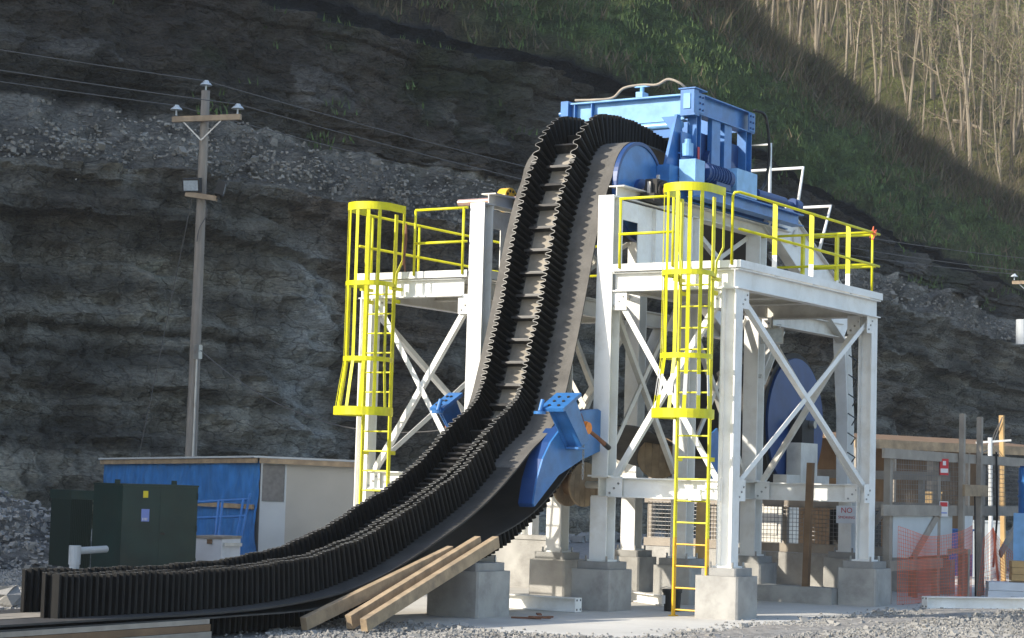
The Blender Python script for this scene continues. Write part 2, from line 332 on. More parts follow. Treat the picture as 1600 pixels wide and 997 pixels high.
def cliff():
    xs = np.concatenate([np.arange(0, 1601, 3.2), [1640, 1700, 1800, 1900]])
    lines = [np.array([onz_d(x, np.interp(x, ST, D0)) for x in xs])]
    for rows, ys, dd in FEAT:
        yv = np.interp(xs, ST, ys); dv = np.interp(xs, ST, D0)+np.interp(xs, ST, dd)
        lines.append(np.array([at(x, y, d) for x, y, d in zip(xs, yv, dv)]))
    # carry on to the left, past the frame, along the same strike
    ext = []
    k0, k1 = 0, 125
    out = []
    for li, Lp in enumerate(lines):
        dirv = (Lp[k1]-Lp[k0])
        d = dirv/np.linalg.norm(dirv[:2]); d[2] *= 0
        steps = np.concatenate([np.arange(.3, 6, .3), np.arange(6.5, 150, 1.5)])[::-1]
        E_ = [Lp[0]-d*t + np.array([0, 0, LEFT_RISE[li]*min(1, max(0, t-4)/22)]) for t in steps]
        out.append(np.concatenate([np.array(E_), Lp]))
    lines = out
    nc = len(lines[0])
    s = np.concatenate([[0], np.cumsum(np.linalg.norm(np.diff(lines[0], axis=0), axis=1))])
    s -= s[nc-len(xs)]
    rowsP = [lines[0][None]]; zone = [np.zeros(1)]
    for i, (n, _, _) in enumerate(FEAT):
        t = (np.arange(1, n+1)/n)[:, None, None]
        rowsP.append(lines[i][None]*(1-t)+lines[i+1][None]*t); zone.append(np.full(n, i)+np.arange(1, n+1)/n-.001)
    P = np.concatenate(rowsP); zone = np.concatenate(zone)[:, None]*np.ones((1, nc))
    S = np.ones((len(P), 1))*s[None]; Z = P[..., 2]
    strike = lines[0][-60]-lines[0][60]; strike /= np.linalg.norm(strike); nrm = np.array([strike[1], -strike[0], 0]); nrm /= np.linalg.norm(nrm)
    if nrm@(CAM-lines[0][200]) < 0: nrm = -nrm
    # beds dip with the bench; use height above the bench line as bed coordinate
    zb = lines[1][:, 2][None]; H = Z - zb + fbm(S*.06, Z*.05, 3)*1.2
    Hw = H + fbm(S*.25, H*.2, 3)*.5
    led = 0
    for sc, am in ((1.9, .62), (.8, .46), (.33, .28)):
        a = _P[(np.floor(Hw/sc)).astype(int) % 256, 5, 0]-.5
        led = led + am*a*(.35+1.3*np.clip(vnoise(S/(sc*6), Hw/(sc*2), 2)+.5, 0, 1))
    blocks = .34*cells(S/1.9+fbm(Hw*.4, S*.2, 2)*.8, Hw/1.1, 1)+.20*cells(S/.75+fbm(Hw, S*.5, 2)*.5, Hw/.45, 2)+.10*cells(S/.38+fbm(Hw*2, S, 2)*.4, Hw/.22, 0)
    rough = fbm(S*.5, Hw*.55, 6, 3, .6)
    big = fbm(S*.09, Z*.07, 3, 1)
    z0 = zone < 1; zs = (zone >= 1) & (zone < 2); zu = (zone >= 2) & (zone < 3); zc = (zone >= 3) & (zone < 4); zg = zone >= 4
    wgt = np.select([z0, zs, zu, zc], [1., .25, .75, .3], .06)
    # fade the blockiness at zone borders so faces stay joined
    disp = wgt*(led+blocks) + np.select([z0, zs, zu, zc], [.85, .5, .9, .5], .7)*rough + np.where(zg, 1.4, 1.2)*big
    disp = disp - np.where(zc, .9*np.sin(np.clip(zone-3, 0, 1)*math.pi)*(vnoise(S*.07, S*0, 2)+.6), 0)
    disp = np.where(zone > 5.9, 0, disp)
    P = P + nrm*disp[..., None]
    P[..., 2] += np.where(zs, rough*.5, np.where(zg & (zone < 5.9), rough*.55, rough*.12))*np.where(Z < .6, 0, 1)
    # colours of the ground itself
    c = lambda *a: np.array(a)
    n1 = np.clip(fbm(S*.35, H*.5, 5, 0)+.5, 0, 1)[..., None]; n2 = np.clip(fbm(S*.12, H*1.1, 5, 2)+.5, 0, 1)[..., None]
    n3 = np.clip(fbm(S*1.5, H*1.8, 4, 3)+.5, 0, 1)[..., None]
    rockA = c(.165, .158, .134)*(1-n2)+c(.26, .238, .192)*n2
    strata = np.clip(fbm(S*.025, H*1.7, 4, 1, .65)+.5, 0, 1)[..., None]
    rock = rockA*(.6+.8*n1)*(.6+.85*strata)
    brown = np.clip((fbm(S*.16, H*.18, 4, 1))*3, 0, 1)[..., None]*.7
    rock = rock*(1-brown)+c(.16, .12, .085)*(.6+.8*n3)*brown
    # thin darker shale seams and pale weathered blocks
    seam = (np.abs(np.mod(Hw+.3*vnoise(S*.2, S*0, 1), 3.1)-1.4) < .10)[..., None]
    rock = np.where(seam & z0[..., None], rock*.65, rock)
    pale = (cells(S/1.3+fbm(Hw*.4, S*.2, 2)*.8, Hw/.9, 3) > .38)[..., None]
    rock = np.where(pale, rock*1.35+.01, rock)
    scree = (c(.33, .305, .262)*(.55+.8*n3))*(1-n1*.35)
    # pale mineral run-off down the lower face
    sx = np.interp(485, xs, s[nc-len(xs):])
    g = np.exp(-((S-sx-.12*np.sin(H*1.3))/(.75-.05*np.clip(H+4, -6, 0)*1.6))**2)*np.clip((-.6-H)/2.0, 0, 1)*(z0)*np.clip(1.0+1.1*fbm(S*3, H*.4, 4, 1), 0, 1)
    rock = rock*(1-.85*g[..., None])+c(.42, .42, .385)*.85*g[..., None]
    lip = np.exp(-((zone-1.93)/.16)**2)[..., None]*np.clip(n1*1.9-.2, 0, 1)
    scree = scree*(1-lip)+c(.42, .385, .32)*(.5+.8*n3)*lip
    upper = c(.115, .106, .085)*(.4+1.1*n1)*(1-.5*brown)+c(.12, .085, .06)*brown*.5*(.5+n3)
    pu = (cells(S/2.2+fbm(Hw*.3, S*.2, 2), Hw/1.2, 0) > .33)[..., None] & (np.abs(zone-2.45) < .16)[..., None]
    upper = np.where(pu, c(.20, .185, .16)*(.6+.7*n3), upper)
    moss = np.clip(fbm(S*.3, H*.5, 5, 2)*3-.35, 0, 1)[..., None]
    upper = upper*(1-moss*.7)+c(.05, .062, .024)*(.6+.8*n3)*moss*.7
    coal = c(.03, .032, .035)*(.6+.9*n3)
    gmask = np.clip(np.interp(np.interp(S[0], s[nc-len(xs):], xs, left=0), [0, 500, 800, 950, 1250, 1900], [.12, .22, .5, .9, 1, 1])[None]*1.35+fbm(S*.11, zone*4, 5, 3)*1.1-.28, 0, 1)
    band = np.clip(1.7-np.abs(zone-4.44)/.32, 0, 1)
    right = np.clip((np.interp(S[0], s[nc-len(xs):], xs, left=0)-850)/250, 0, 1)[None]
    gm = np.clip(band*right*(.95+.9*fbm(S*.11, zone*4, 5, 3))+gmask*(1-right)*.8, 0, 1)[..., None]
    soil = (c(.13, .10, .068)*(.5+n3))*(1-n2*.3)+c(.02, .03, .008)*n1
    grass = c(.105, .170, .050)*(.55+.85*n3)*(1-n2*.4)+c(.045, .038, .008)*n2
    slope = soil*(1-gm)+grass*gm
    C = np.where(z0[..., None], rock, np.where(zs[..., None], scree, np.where(zu[..., None], upper, np.where(zc[..., None], coal, slope))))
    C = C*np.select([z0, zs, zu, zc], [1.3, 1.05, 1.0, .8], .85)[..., None]
    C = C*(1-.8*g[..., None])+c(.60, .59, .54)*.85*g[..., None]
    o = grid_mesh('cliff', P, np.clip(C, .01, .6), 'rock'); tag(o, kind='structure')
    return P, zone, gm
def onz_d(x, d):
    """ground point in the picture column x at optical depth d"""
    r0, r1 = at(x, 700, d), at(x, 900, d); t = (0-r0[2])/(r1[2]-r0[2]); p = r0+(r1-r0)*t; p[2] = -.1; return p
LEFT_RISE = [0, 18, 19, 21, 21, 22, 22, 14]  # unseen run of cliff, raised so its shadow covers shed and transformer
CP, CZ, CG = cliff()

def far_z(r, f): return 8+.72*(f-125)+.10*(r-20)+ 0*r
def far_hill():
    rr = np.arange(-40, 130, 1.); ff = np.concatenate([np.arange(106, 215, 1.), [240, 300]])
    R_, F_ = np.meshgrid(rr, ff); Zs = far_z(R_, F_)+fbm(R_*.08, F_*.08, 5, 2)*4
    Zs = np.where(F_ > 215, far_z(R_, 215+0*F_)-(F_-215)*.2, Zs)
    P = CAM[:2]+R_[..., None]*RH+F_[..., None]*FH; P = np.concatenate([P, Zs[..., None]], -1)
    n = np.clip(fbm(R_*.09, F_*.09, 5, 1)+.5, 0, 1)[..., None]; n3 = np.clip(fbm(R_*.7, F_*.7, 4, 0)+.5, 0, 1)[..., None]
    C = (np.array([.17, .122, .07])*(1-n)+np.array([.15, .165, .045])*n)*(.5+n3)
    o = grid_mesh('far_hillside', P, C, 'rock', True); tag(o, kind='structure')
    return P
FP = far_hill()

# ------------------------------------------------------------------ woods
def tree_proto(seed, h, crown, lean, fork):
    R_ = random.Random(seed); t = MB(); c = MB(); lv = MB()
    def path(p, d, L, n, wob, up):
        pts = [V3(p)]; d = V3(d)
        for i in range(n):
            d = d+np.array([R_.gauss(0, wob), R_.gauss(0, wob), up]); d /= np.linalg.norm(d); pts.append(pts[-1]+d*L/n)
        return pts
    base = path((0, 0, -.4), (lean, R_.uniform(-.05, .05), 1), h, 9, .035, .04)
    r0 = h*.0108
    t.tube(base, [r0*(1-.085*i) for i in range(10)], 6)
    stems = [base]
    if fork:
        b2 = path(base[4], (R_.uniform(-.25, .25), R_.uniform(-.25, .25), 1), h*.5, 6, .05, .1); t.tube(b2, [r0*.55*(1-.13*i) for i in range(7)], 5); stems.append(b2)
    for st in stems:
        for k in range(19 if st is base else 9):
            i = R_.randint(3 if st is base else 2, len(st)-2); fr = R_.random(); p = st[i]*(1-fr)+st[i+1]*fr
            a = R_.random()*6.28; L = h*R_.uniform(.10, .24)*crown
            br = path(p, (math.cos(a), math.sin(a), R_.uniform(.5, 1.3)), L, 4, .13, .1)
            c.tube(br, [.045, .035, .025, .016, .008], 4, False)
            for q in range(7):
                j = R_.randint(1, 4); a2 = R_.random()*6.28
                tw = path(br[j], (math.cos(a2), math.sin(a2), R_.uniform(.2, 1.2)), L*R_.uniform(.25, .55), 3, .2, .05)
                c.tube(tw, [.018, .013, .009, .005], 3, False)
                for e in range(7):
                    o = tw[R_.randint(1, 3)]+np.array([R_.gauss(0, .22) for _ in range(3)]); s = R_.uniform(.03, .065)
                    u_ = V3([R_.gauss(0, 1) for _ in range(3)]); v_ = V3([R_.gauss(0, 1) for _ in range(3)]); u_ *= s/np.linalg.norm(u_); v_ *= s/np.linalg.norm(v_)
                    lv.add([o-u_, o+v_, o+u_, o-v_], [(0, 1, 2, 3)])
    return t, c, lv
PROTO = [(13, .8, .03, 0), (16, .9, -.05, 1), (15, .7, .06, 0), (18, .8, .0, 1), (11, 1.1, -.08, 0), (14, 1., .12, 1)]
def mesh_of(mb, name, mat):
    me = bpy.data.meshes.new(name); me.from_pydata(mb.v, [], mb.f); me.materials.append(MATS[mat]); me.update(); return me
def trees():
    PM = []
    for i, (h, cr, le, fk) in enumerate(PROTO):
        t, c, l = tree_proto(i+3, h, cr, le, fk); PM.append((mesh_of(t, 'trunk', 'bark'), mesh_of(c, 'crown', 'twig'), mesh_of(l, 'buds', 'bud')))
    kinds = ['slender bare grey tree on the sunlit hillside', 'tall forked bare tree with pale bark on the sunlit hillside', 'straight pale bare trunk with thin top on the sunlit hillside',
             'large wide forked bare tree on the sunlit hillside', 'short bushy budding tree on the sunlit hillside', 'leaning forked budding tree on the sunlit hillside']
    n = 0; R_ = random.Random(5); used = []
    while n < 120:
        x, y = R_.uniform(985, 1620), R_.uniform(-120, 420)
        # visible forest floor: above the spur's crest line in the picture
        crest = np.interp(x, ST, FEAT[4][1])
        if y > crest+25: continue
        d = 130
        for _ in range(30):
            p = at(x, y, d); r = (p[:2]-CAM[:2])@RH; f = (p[:2]-CAM[:2])@FH; d += (far_z(r, f)-p[2])*-1.1 if False else (p[2]-far_z(r, f))*1.1
        p = at(x, y, d); r = (p[:2]-CAM[:2])@RH; f = (p[:2]-CAM[:2])@FH
        if f < 108 or f > 212 or any((p[0]-q[0])**2+(p[1]-q[1])**2 < 4 for q in used): continue
        used.append(p); k = R_.randint(0, 5)
        z = far_z(r, f)+float(fbm(np.array(r*.08), np.array(f*.08), 5, 2))*4
        o = thing('bare_tree', (p[0], p[1], z), kinds[k], 'tree', 'bare trees on the far hillside')
        s = R_.uniform(.6, 1.0); o.scale = (s, s, s); o.rotation_euler = (R_.gauss(0, .075), R_.gauss(0, .075), R_.random()*6.28)
        for me, nm in zip(PM[k], ('trunk', 'crown', 'buds')):
            c = bpy.data.objects.new(nm, me); COL.objects.link(c); c.parent = o
            if nm != 'trunk': c['kind'] = 'stuff'
        n += 1
    # a fallen trunk and a snag
    a, b = at(1490, 195, 128), at(1545, 218, 127)
trees()
def thicket():
    """understorey stems, saplings and brush: nobody could count it"""
    m = MB(); R_ = random.Random(9); g = MB()
    def blade(mb, p, h, wd, lean):
        a = R_.random()*6.28; dx, dy = math.cos(a)*wd, math.sin(a)*wd; lx, ly = R_.gauss(0, lean)*h, R_.gauss(0, lean)*h
        mb.add([(p[0]-dx, p[1]-dy, p[2]-.1), (p[0]+dx, p[1]+dy, p[2]-.1), (p[0]+lx, p[1]+ly, p[2]+h)], [(0, 1, 2)])
    for i in range(15000):
        r, f = R_.uniform(-5, 62), R_.uniform(108, 200)
        p = cw(r, f, far_z(r, f)+float(fbm(np.array(r*.08), np.array(f*.08), 5, 2))*4)
        big = R_.random() < .16
        if big: blade(m, p, R_.uniform(3, 9), R_.uniform(.03, .06), .06)
        else:
            for _ in range(4): blade(m if R_.random() < .85 else g, p+np.array([R_.gauss(0, .5), R_.gauss(0, .5), 0]), R_.uniform(.5, 2.4), R_.uniform(.015, .045), .5)
    # brush on the crest of the spur and ragged growth on ledges
    nr, nc = CZ.shape
    for i in range(9000):
        c = R_.randint(60, nc-4); zt = R_.choice((R_.uniform(4.86, 5.0), R_.uniform(4.9, 5.0), R_.uniform(4.9, 5.0), R_.uniform(4.0, 5.0)))
        rr = int(np.searchsorted(CZ[:, c], zt)); rr = min(rr, nr-1); p = CP[rr, c]
        if zt < 4.6 and R_.random() < float(CG[rr, c, 0])*.9: continue
        for _ in range(12): blade(m if R_.random() < .6 else g, p+np.array([R_.gauss(0, .4), R_.gauss(0, .4), 0]), R_.uniform(.3, 1.5 if zt > 4.6 else .5), R_.uniform(.012, .035), .6)
    t = MB()
    for i in range(16000):
        c = R_.randint(60, nc-4); zt = R_.choice((R_.uniform(2.0, 2.12), R_.uniform(2.85, 3.05), R_.uniform(2, 3), R_.uniform(4, 5), R_.uniform(4, 4.8), R_.uniform(4, 4.8)))
        rr = min(int(np.searchsorted(CZ[:, c], zt)), nr-1); p = CP[rr, c]
        if zt > 3.9 and R_.random() > float(CG[rr, c, 0])+.12: continue
        if zt < 3.9 and (_P[c//9 % 256, int(zt*3), 2] < .80 or R_.random() < .85): continue
        for _ in range(4): blade(t, p+np.array([R_.gauss(0, .25), R_.gauss(0, .25), 0]), R_.uniform(.08, .24), R_.uniform(.015, .04), .5)
    for mb, nm, mt, lb in ((m, 'brush', 'brush', 'brown leafless brush over the hillside'), (g, 'undergrowth', 'brush_green', 'green budding undergrowth among the brush'), (t, 'grass', 'grass_tuft', 'rough grass on the slope and the ledges')):
        me = mesh_of(mb, nm, mt); tag(link(nm, me), lb, 'vegetation', None, 'stuff')
thicket()
def on_far(x, y, d=130):
    for _ in range(40):
        p = at(x, y, d); r = (p[:2]-CAM[:2])@RH; f = (p[:2]-CAM[:2])@FH
        d += (p[2]-far_z(r, f)-float(fbm(np.array(r*.08), np.array(f*.08), 5, 2))*4)*1.1
    return at(x, y, d)
def fallen():
    a, b = on_far(1490, 192), on_far(1550, 218)
    m = MB(); pts = [a*(1-t)+b*t+np.array([0, 0, .15+.3*math.sin(t*3)]) for t in np.linspace(0, 1, 7)]
    m.tube(pts, [.17, .16, .15, .13, .11, .09, .05], 7); m.tube([pts[2], pts[2]+np.array([.5, .2, .9])], [.06, .02], 5); m.tube([pts[4], pts[4]+np.array([-.3, .3, .8])], [.05, .02], 5)
    tag(m.build('fallen_trunk', 'bark'), 'pale broken trunk lying among the bare trees', 'log')
fallen()
def scree_stones():
    R_ = random.Random(21); st = MB(); nr, nc = CZ.shape; oct_ = [(1, 0, 0), (-1, 0, 0), (0, 1, 0), (0, -1, 0), (0, 0, 1), (0, 0, -1)]
    of = [(0, 2, 4), (2, 1, 4), (1, 3, 4), (3, 0, 4), (2, 0, 5), (1, 2, 5), (3, 1, 5), (0, 3, 5)]
    for k in range(4500):
        c = R_.randint(100, nc-6); zt = R_.triangular(.95, 1.95, 1.2); rr = min(int(np.searchsorted(CZ[:, c], zt)), nr-1); p = CP[rr, c]+np.array([R_.gauss(0, .12) for _ in range(3)])
        rock_lump(st, p, R_.choice((.03, .04, .055, .07)) if R_.random() < .99 else R_.uniform(.10, .2), R_)
    tag(st.build('scree', 'scree_stone'), 'loose rubble scattered over the bench of the cliff', 'rubble', None, 'stuff')
scree_stones()
# ------------------------------------------------------------------ support tower
XA, XB, XC, XD = 0., -2.01, -4.27, -6.33
YF, YM, YR = 0., 2.5, 4.965
ZG0, ZG1, ZB, ZT, ZP = 1.63, 1.92, 4.62, 5.015, .72
def pier(x, y, label, hs=.33, z=.70, group='concrete piers under the tower columns'):
    o = thing('concrete_pier', (x, y, 0), label, 'pier', group)
    m = MB(); b = .025
    # chamfered body
    P = [(-hs+b, -hs), (hs-b, -hs), (hs, -hs+b), (hs, hs-b), (hs-b, hs), (-hs+b, hs), (-hs, hs-b), (-hs, -hs+b)]
    m.prism([(x+p, y+q, -.08) for p, q in P], (0, 0, z-.11+.08)); m.build('block', 'concrete', o)
    m = MB(); g = hs-.06; m.prism([(x+p*g/hs, y+q*g/hs, z-.108) for p, q in P], (0, 0, .108)); m.build('grout_cap', 'concrete_cap', o)
    m = MB()
    for i in (-1, 1):
        for j in (-1, 1): m.cyl((x+i*(g-.1), y+j*(g-.1), z+.0), (x+i*(g-.1), y+j*(g-.1), z+.08), .018, n=6)
    tag(m.build('anchor_bolts', 'steel', o), kind='stuff')
    return o
tw = thing('support_tower', (-3.1, 2.5, 0), 'white bolted steel tower with two yellow railed platforms straddling the black belt', 'steel tower')
def part(m, name, mat='white', par=None, **k): return m.build(name, mat, par or tw, **k)
def column(x, y, z0, z1, wd=.24, flx=True, name='column'):
    m = MB(); cx, cy = x-wd/2, y+wd/2
    m.ibeam((cx, cy, z0), (cx, cy, z1), wd, wd, .02, .016, up=(1, 0, 0) if flx else (0, 1, 0))
    o = part(m, name); m = MB(); m.box((cx, cy, z0+.012), (wd+.09, wd+.09, .024)); part(m, 'base_plate', 'white', o); return o
cols = {}
for x in (XA, XB, XC, XD):
    for y in (YF, YM, YR):
        if x in (XA, XD) and y == YM: continue
        inner = x in (XB, XC)
        lab = 'concrete pier under a white stub column between the outer tower legs' if inner else 'concrete pier carrying an outer corner leg of the tower'
        pier(x-.12, y+.12, {(XA, YF): 'concrete pier beside the foot of the yellow ladder with the bucket', (XA, YR): 'concrete pier of the corner leg nearest the orange netting',
              (XD, YF): 'concrete pier of the corner leg beside the beige shed', (XB, YF): 'concrete pier at the end of the white beam lying on the pad', (XB, YM): 'concrete pier just behind the black bucket', (XB, YR): 'concrete pier between the brown timber prop and the leg beside the ladder',
              (XC, YF): 'concrete pier under the white column on the shed side of the belt', (XC, YM): 'sunlit concrete pier behind the tips of the three timber props', (XC, YR): 'concrete pier behind the one at the white beam, left of the orange plank'.replace('left of', 'beside')}.get((x, y), lab))
        if inner:
            column(x, y, .70, ZG0, .27, False, 'stub_column')
            top = 6.02 if y == YF else 6.05
            column(x, y, ZG1, top, .26, False)
        else: column(x, y, .70, ZB, .23, True)
for x in (XB, XC):        # rear legs of the lower drum bed
    pier(x-.12, 9.12, 'concrete pier under the rear end of the drum bed'); column(x, 9.0, .70, ZG0, .25, False, 'stub_column')
def ib(p0, p1, w_, h, name='girder', mat='white', **k): m = MB(); m.ibeam(p0, p1, w_, h, **k); return part(m, name, mat)
zg = (ZG0+ZG1)/2; hg = ZG1-ZG0
for a, b in ((XB, XA), (XD, XC)):
    for y in (YF, YR):
        ib((a+.012, y+.12, zg), (b-.245, y+.12, zg), .2, hg-.004, 'lower_girder', 'white')
for x in (XB, XC):
    ib((x-.13, -.02, zg), (x-.13, 9.3, zg), .24, hg, 'bed_girder', 'white_dirty')
m = MB(); m.cyl((XC+.02, .55, 1.80), (XB-.28, .55, 1.80), .055, n=14); part(m, 'cross_pipe', 'white_dirty')
for y in (1.6, 3.4): ib((XC-.005, y, zg-.02), (XB-.26, y, zg-.02), .15, .2, 'cross_beam', 'white_dirty')
# decks
for bay, (x0, x1) in enumerate(((XB, XA), (XD, XC))):
    xl = x0+.01 if bay == 0 else x0-.28; xr = x1+.06 if bay == 0 else x1-.27
    zc = (ZB+4.90)/2; hb = 4.90-ZB
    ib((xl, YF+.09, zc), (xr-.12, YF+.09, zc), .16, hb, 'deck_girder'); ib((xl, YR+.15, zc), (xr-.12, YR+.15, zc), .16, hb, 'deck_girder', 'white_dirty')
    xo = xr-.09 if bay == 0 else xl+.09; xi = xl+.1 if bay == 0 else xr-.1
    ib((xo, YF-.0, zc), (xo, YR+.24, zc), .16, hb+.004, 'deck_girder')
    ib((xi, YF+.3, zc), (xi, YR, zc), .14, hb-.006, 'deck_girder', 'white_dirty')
    for k in range(1, 5): ib((xl+.12, YF+k*1.0, 4.82), (xr-.14, YF+k*1.0, 4.82), .1, .14, 'joist', 'white_dirty')
    m = MB(); m.bx(xl+.0, xr-.02, YF+.0, YR+.24, 4.905, 4.93); part(m, 'deck_plate', 'white_dirty')
    m = MB(); m.bx(xl, xr, -.030, -.018, 4.91, ZT); part(m, 'toe_board')
    m = MB(); m.bx(xl, xr, YR+.25, YR+.262, 4.91, ZT); part(m, 'toe_board')
    xs_ = xr if bay == 0 else xl-.012
    m = MB(); m.bx(xs_, xs_+.012, -.03, YR+.262, 4.908, ZT+.002); part(m, 'toe_board')
# bracing with gusset plates and bolts
def gusset(c, plane, w_=.26, h=.3, t=.012):
    m = MB()
    sz = (w_, t, h) if plane == 'y' else (t, w_, h); m.box(c, sz); g = part(m, 'gusset_plate'); m = MB(); n = 1 if plane == 'y' else 0
    for i, j in ((-.07, -.09), (0, -.02), (.07, .05)):
        p = list(c); p[1-n] += i; p[2] += j; q = list(p); q[n] += -.02 if plane == 'y' else .02
        m.cyl(p, q, .017, n=6)
    tag(m.build('bolts', 'steel', g), kind='stuff')
def xbrace(p0, p1, q0, q1, fl=(0, 1, 0), w_=.085, mat='white', off=.014):
    nv = V3(fl)
    m = MB(); m.angle(V3(p0), V3(p1), w_, .011, up=fl); part(m, 'brace', mat)
    m = MB(); m.angle(V3(q0)+nv*off, V3(q1)+nv*off, w_, .011, up=fl, fl=-1); part(m, 'brace', mat)
zb0, zb1 = 1.80, 4.50
for a, b in ((XB, XA), (XD, XC)):
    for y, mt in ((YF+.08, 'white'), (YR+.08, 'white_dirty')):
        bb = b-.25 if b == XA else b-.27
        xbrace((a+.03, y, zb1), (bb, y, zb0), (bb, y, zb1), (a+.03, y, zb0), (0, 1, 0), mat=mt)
        for gx in (a+.09, bb-.07):
            gusset((gx, y-.02, zb0-.02), 'y'); gusset((gx, y-.02, zb1), 'y')
for x in (XA-.04, XD-.18):
    xbrace((x, YF+.25, zb1), (x, YR-.02, zb0), (x, YR-.02, zb1), (x, YF+.25, zb0), (-1, 0, 0), mat='white')
    for gy in (YF+.3, YR-.06): gusset((x+.03, gy, zb0-.02), 'x'); gusset((x+.03, gy, zb1), 'x')
for x in (XB-.2, XC-.2):
    for ya, yb in ((YF+.3, YM), (YM+.3, YR)): xbrace((x, ya, 4.6), (x, yb, 2.0), (x, yb, 4.6), (x, ya, 2.0), (-1, 0, 0), .08, 'white_dirty')
    xbrace((x, YM+.3, 5.95), (x, YR, 5.0), (x, YR, 5.95), (x, YM+.3, 5.0), (-1, 0, 0), .08, 'white_dirty')
# head level: side plates with an opening, top girders, rear boom
for x, s in ((XB, 1), (XC, -1)):
    xp = x-.045 if s > 0 else x-.225
    for (y0, y1, z0, z1) in ((.262, .34, 4.93, 6.0), (.34, .80, 5.72, 6.0), (.80, YM-.0, 4.93, 6.0), (.34, .80, 4.93, 5.06)):
        m = MB(); m.bx(xp, xp+.014, y0+.001, y1-.001, z0, z1); part(m, 'side_plate')
    for k in (1.25, 1.75, 2.2): m = MB(); m.bx(xp-.06 if s < 0 else xp+.014, xp if s < 0 else xp+.075, k, k+.014, 4.94, 5.99); part(m, 'stiffener')
    ib((x-.13, .30, 6.13), (x-.13, 6.2, 6.13), .26, .20, 'top_girder', 'white_dirty')
    m = MB(); m.bx(x-.26, x+.0, -.0, .29, 6.022, 6.045); part(m, 'cap_plate')
    # boom falling away to the rear
    p0, p1 = (x-.1, 5.5, 6.28), (x-.1, 8.75, 4.55)
    m = MB(); m.prism([(x-.06, 5.55, 6.66), (x-.06, 6.1, 6.62), (x-.06, 8.6, 5.42), (x-.06, 8.95, 4.9), (x-.06, 8.6, 4.5), (x-.06, 5.2, 6.25)], (-.016, 0, 0)); part(m, 'boom_plate')
    m = MB(); m.bar((x-.068, 5.25, 6.235), (x-.068, 8.6, 4.49), .2, .016, up=(0, 0, 1)); part(m, 'boom_flange', 'white_dirty')
    m = MB(); m.bar((x-.068, 6.15, 6.61), (x-.068, 8.6, 5.435), .16, .016, up=(0, 0, 1)); part(m, 'boom_flange', 'white_dirty')
    m = MB(); m.cyl((x-.02, 6.5, 6.15), (x-.056, 6.5, 6.15), .15, n=18); part(m, 'pivot_plate', 'white_dirty')
    # bent leg round the lower drum
    m = MB(); m.ibeam((x-.13, 8.75, 4.6), (x-.13, 8.95, 3.2), .22, .3, up=(0, 1, 0)); part(m, 'drum_leg'); m = MB(); m.ibeam((x-.13, 8.95, 3.22), (x-.13, 9.0, 1.93), .22, .3, up=(0, 1, 0)); part(m, 'drum_leg')
    m = MB(); m.ibeam((x-.13, 4.97+.27, 3.6), (x-.13, 6.0, 4.55), .2, .2); part(m, 'knee_brace', 'white_dirty')
    ib((x-.13, 5.23, 4.7), (x-.13, 8.6, 4.7), .2, .26, 'drum_girder', 'white_dirty')
    m = MB(); m.bx(x-.27, x-.0, 6.75, 7.45, ZG1+.003, 2.62); part(m, 'bearing_pedestal', 'white_dirty'); m = MB(); m.bx(x-.26, x-.01, 6.2, 8.0, ZG1+.001, 2.06); part(m, 'pedestal_base', 'white_dirty')
for k in range(7): m = MB(); a = 1.3+.12*k; m.tube([(XB+.05, 8.8+.02*k, 2.3+k*.35), (XB+.16, 8.75, 2.42+k*.35), (XB+.12, 8.5, 2.5+k*.35)], .012, 5); part(m, 'hose_loop', 'black')
# work light under the deck
m = MB(); m.rotbox((-1.45, 4.3, 4.28), (.36, .10, .26), .5); m.bx(-1.46, -1.44, 4.29, 4.31, 4.4, 4.6); wl = part(m, 'work_light', 'steel'); m = MB(); m.rotbox((-1.42, 4.245, 4.28), (.31, .01, .21), .5); part(m, 'lamp_glass', 'glass_grey', wl)

# ---- hand rails
def pipe(pts, name, mat='yellow', r=.021, par=None): m = MB(); m.tube(pts, r, 8); return part(m, name, mat, par, smooth=True)
def post(x, y, ang=0, h=5.97, w_=.075, mat='yellow'):
    m = MB(); c_, s_ = math.cos(ang), math.sin(ang)
    m.rotbox((x, y, (4.93+.28+h)/2), (w_, .012, h-4.93-.28), ang); m.rotbox((x-s_*w_/2+.0, y+c_*w_/2*0+.03, (5.21+h)/2), (.012, .06, h-5.21), ang); o = part(m, 'rail_post', mat)
    m = MB(); m.rotbox((x, y, 5.05), (w_*.99, .0118, .32), ang); part(m, 'post_foot', 'white', o)
zr, zm = 5.97, 5.45
def corner_rail(pts_h, name_t='top_rail'):
    for z, nm in ((zr, 'top_rail'), (zm, 'mid_rail')): pipe([(x, y, z) for x, y in pts_h], nm)
corner_rail([(XB+.12, -.04), (-.98, -.04)]); pipe([(XB+.14, -.04, 4.95), (XB+.14, -.04, zr)], 'rail_post')
pipe([(-1.0, -.04, 4.95), (-1.0, -.04, zr)], 'rail_post')
corner_rail([(.045, -.03), (.045, 4.95), (.04, 5.12)])
pipe([(-.06, -.04, 4.95), (-.06, -.04, zr-.05), (-.03, -.04, zr), (.045, -.03, zr)], 'rail_post')
for y in (1.2, 2.5, 3.9): post(.02, y, 0)
pipe([(.045, 4.82, 5.0), (.045, 4.82, zr)], 'rail_post')
corner_rail([(.05, 4.80), (XB+.1, 4.80)])
for x in (-.55, -1.15): post(x, 4.82, math.pi/2)
corner_rail([(-.02, 5.13), (-1.2, 5.13)])
corner_rail([(-5.52, -.04), (XC-.28, -.04)]); 
for x in (-5.52, -4.62): pipe([(x, -.04, 4.95), (x, -.04, zr)], 'rail_post')
corner_rail([(XD-.26, -.03), (XD-.26, 5.1), (XC-.3, 5.1)])
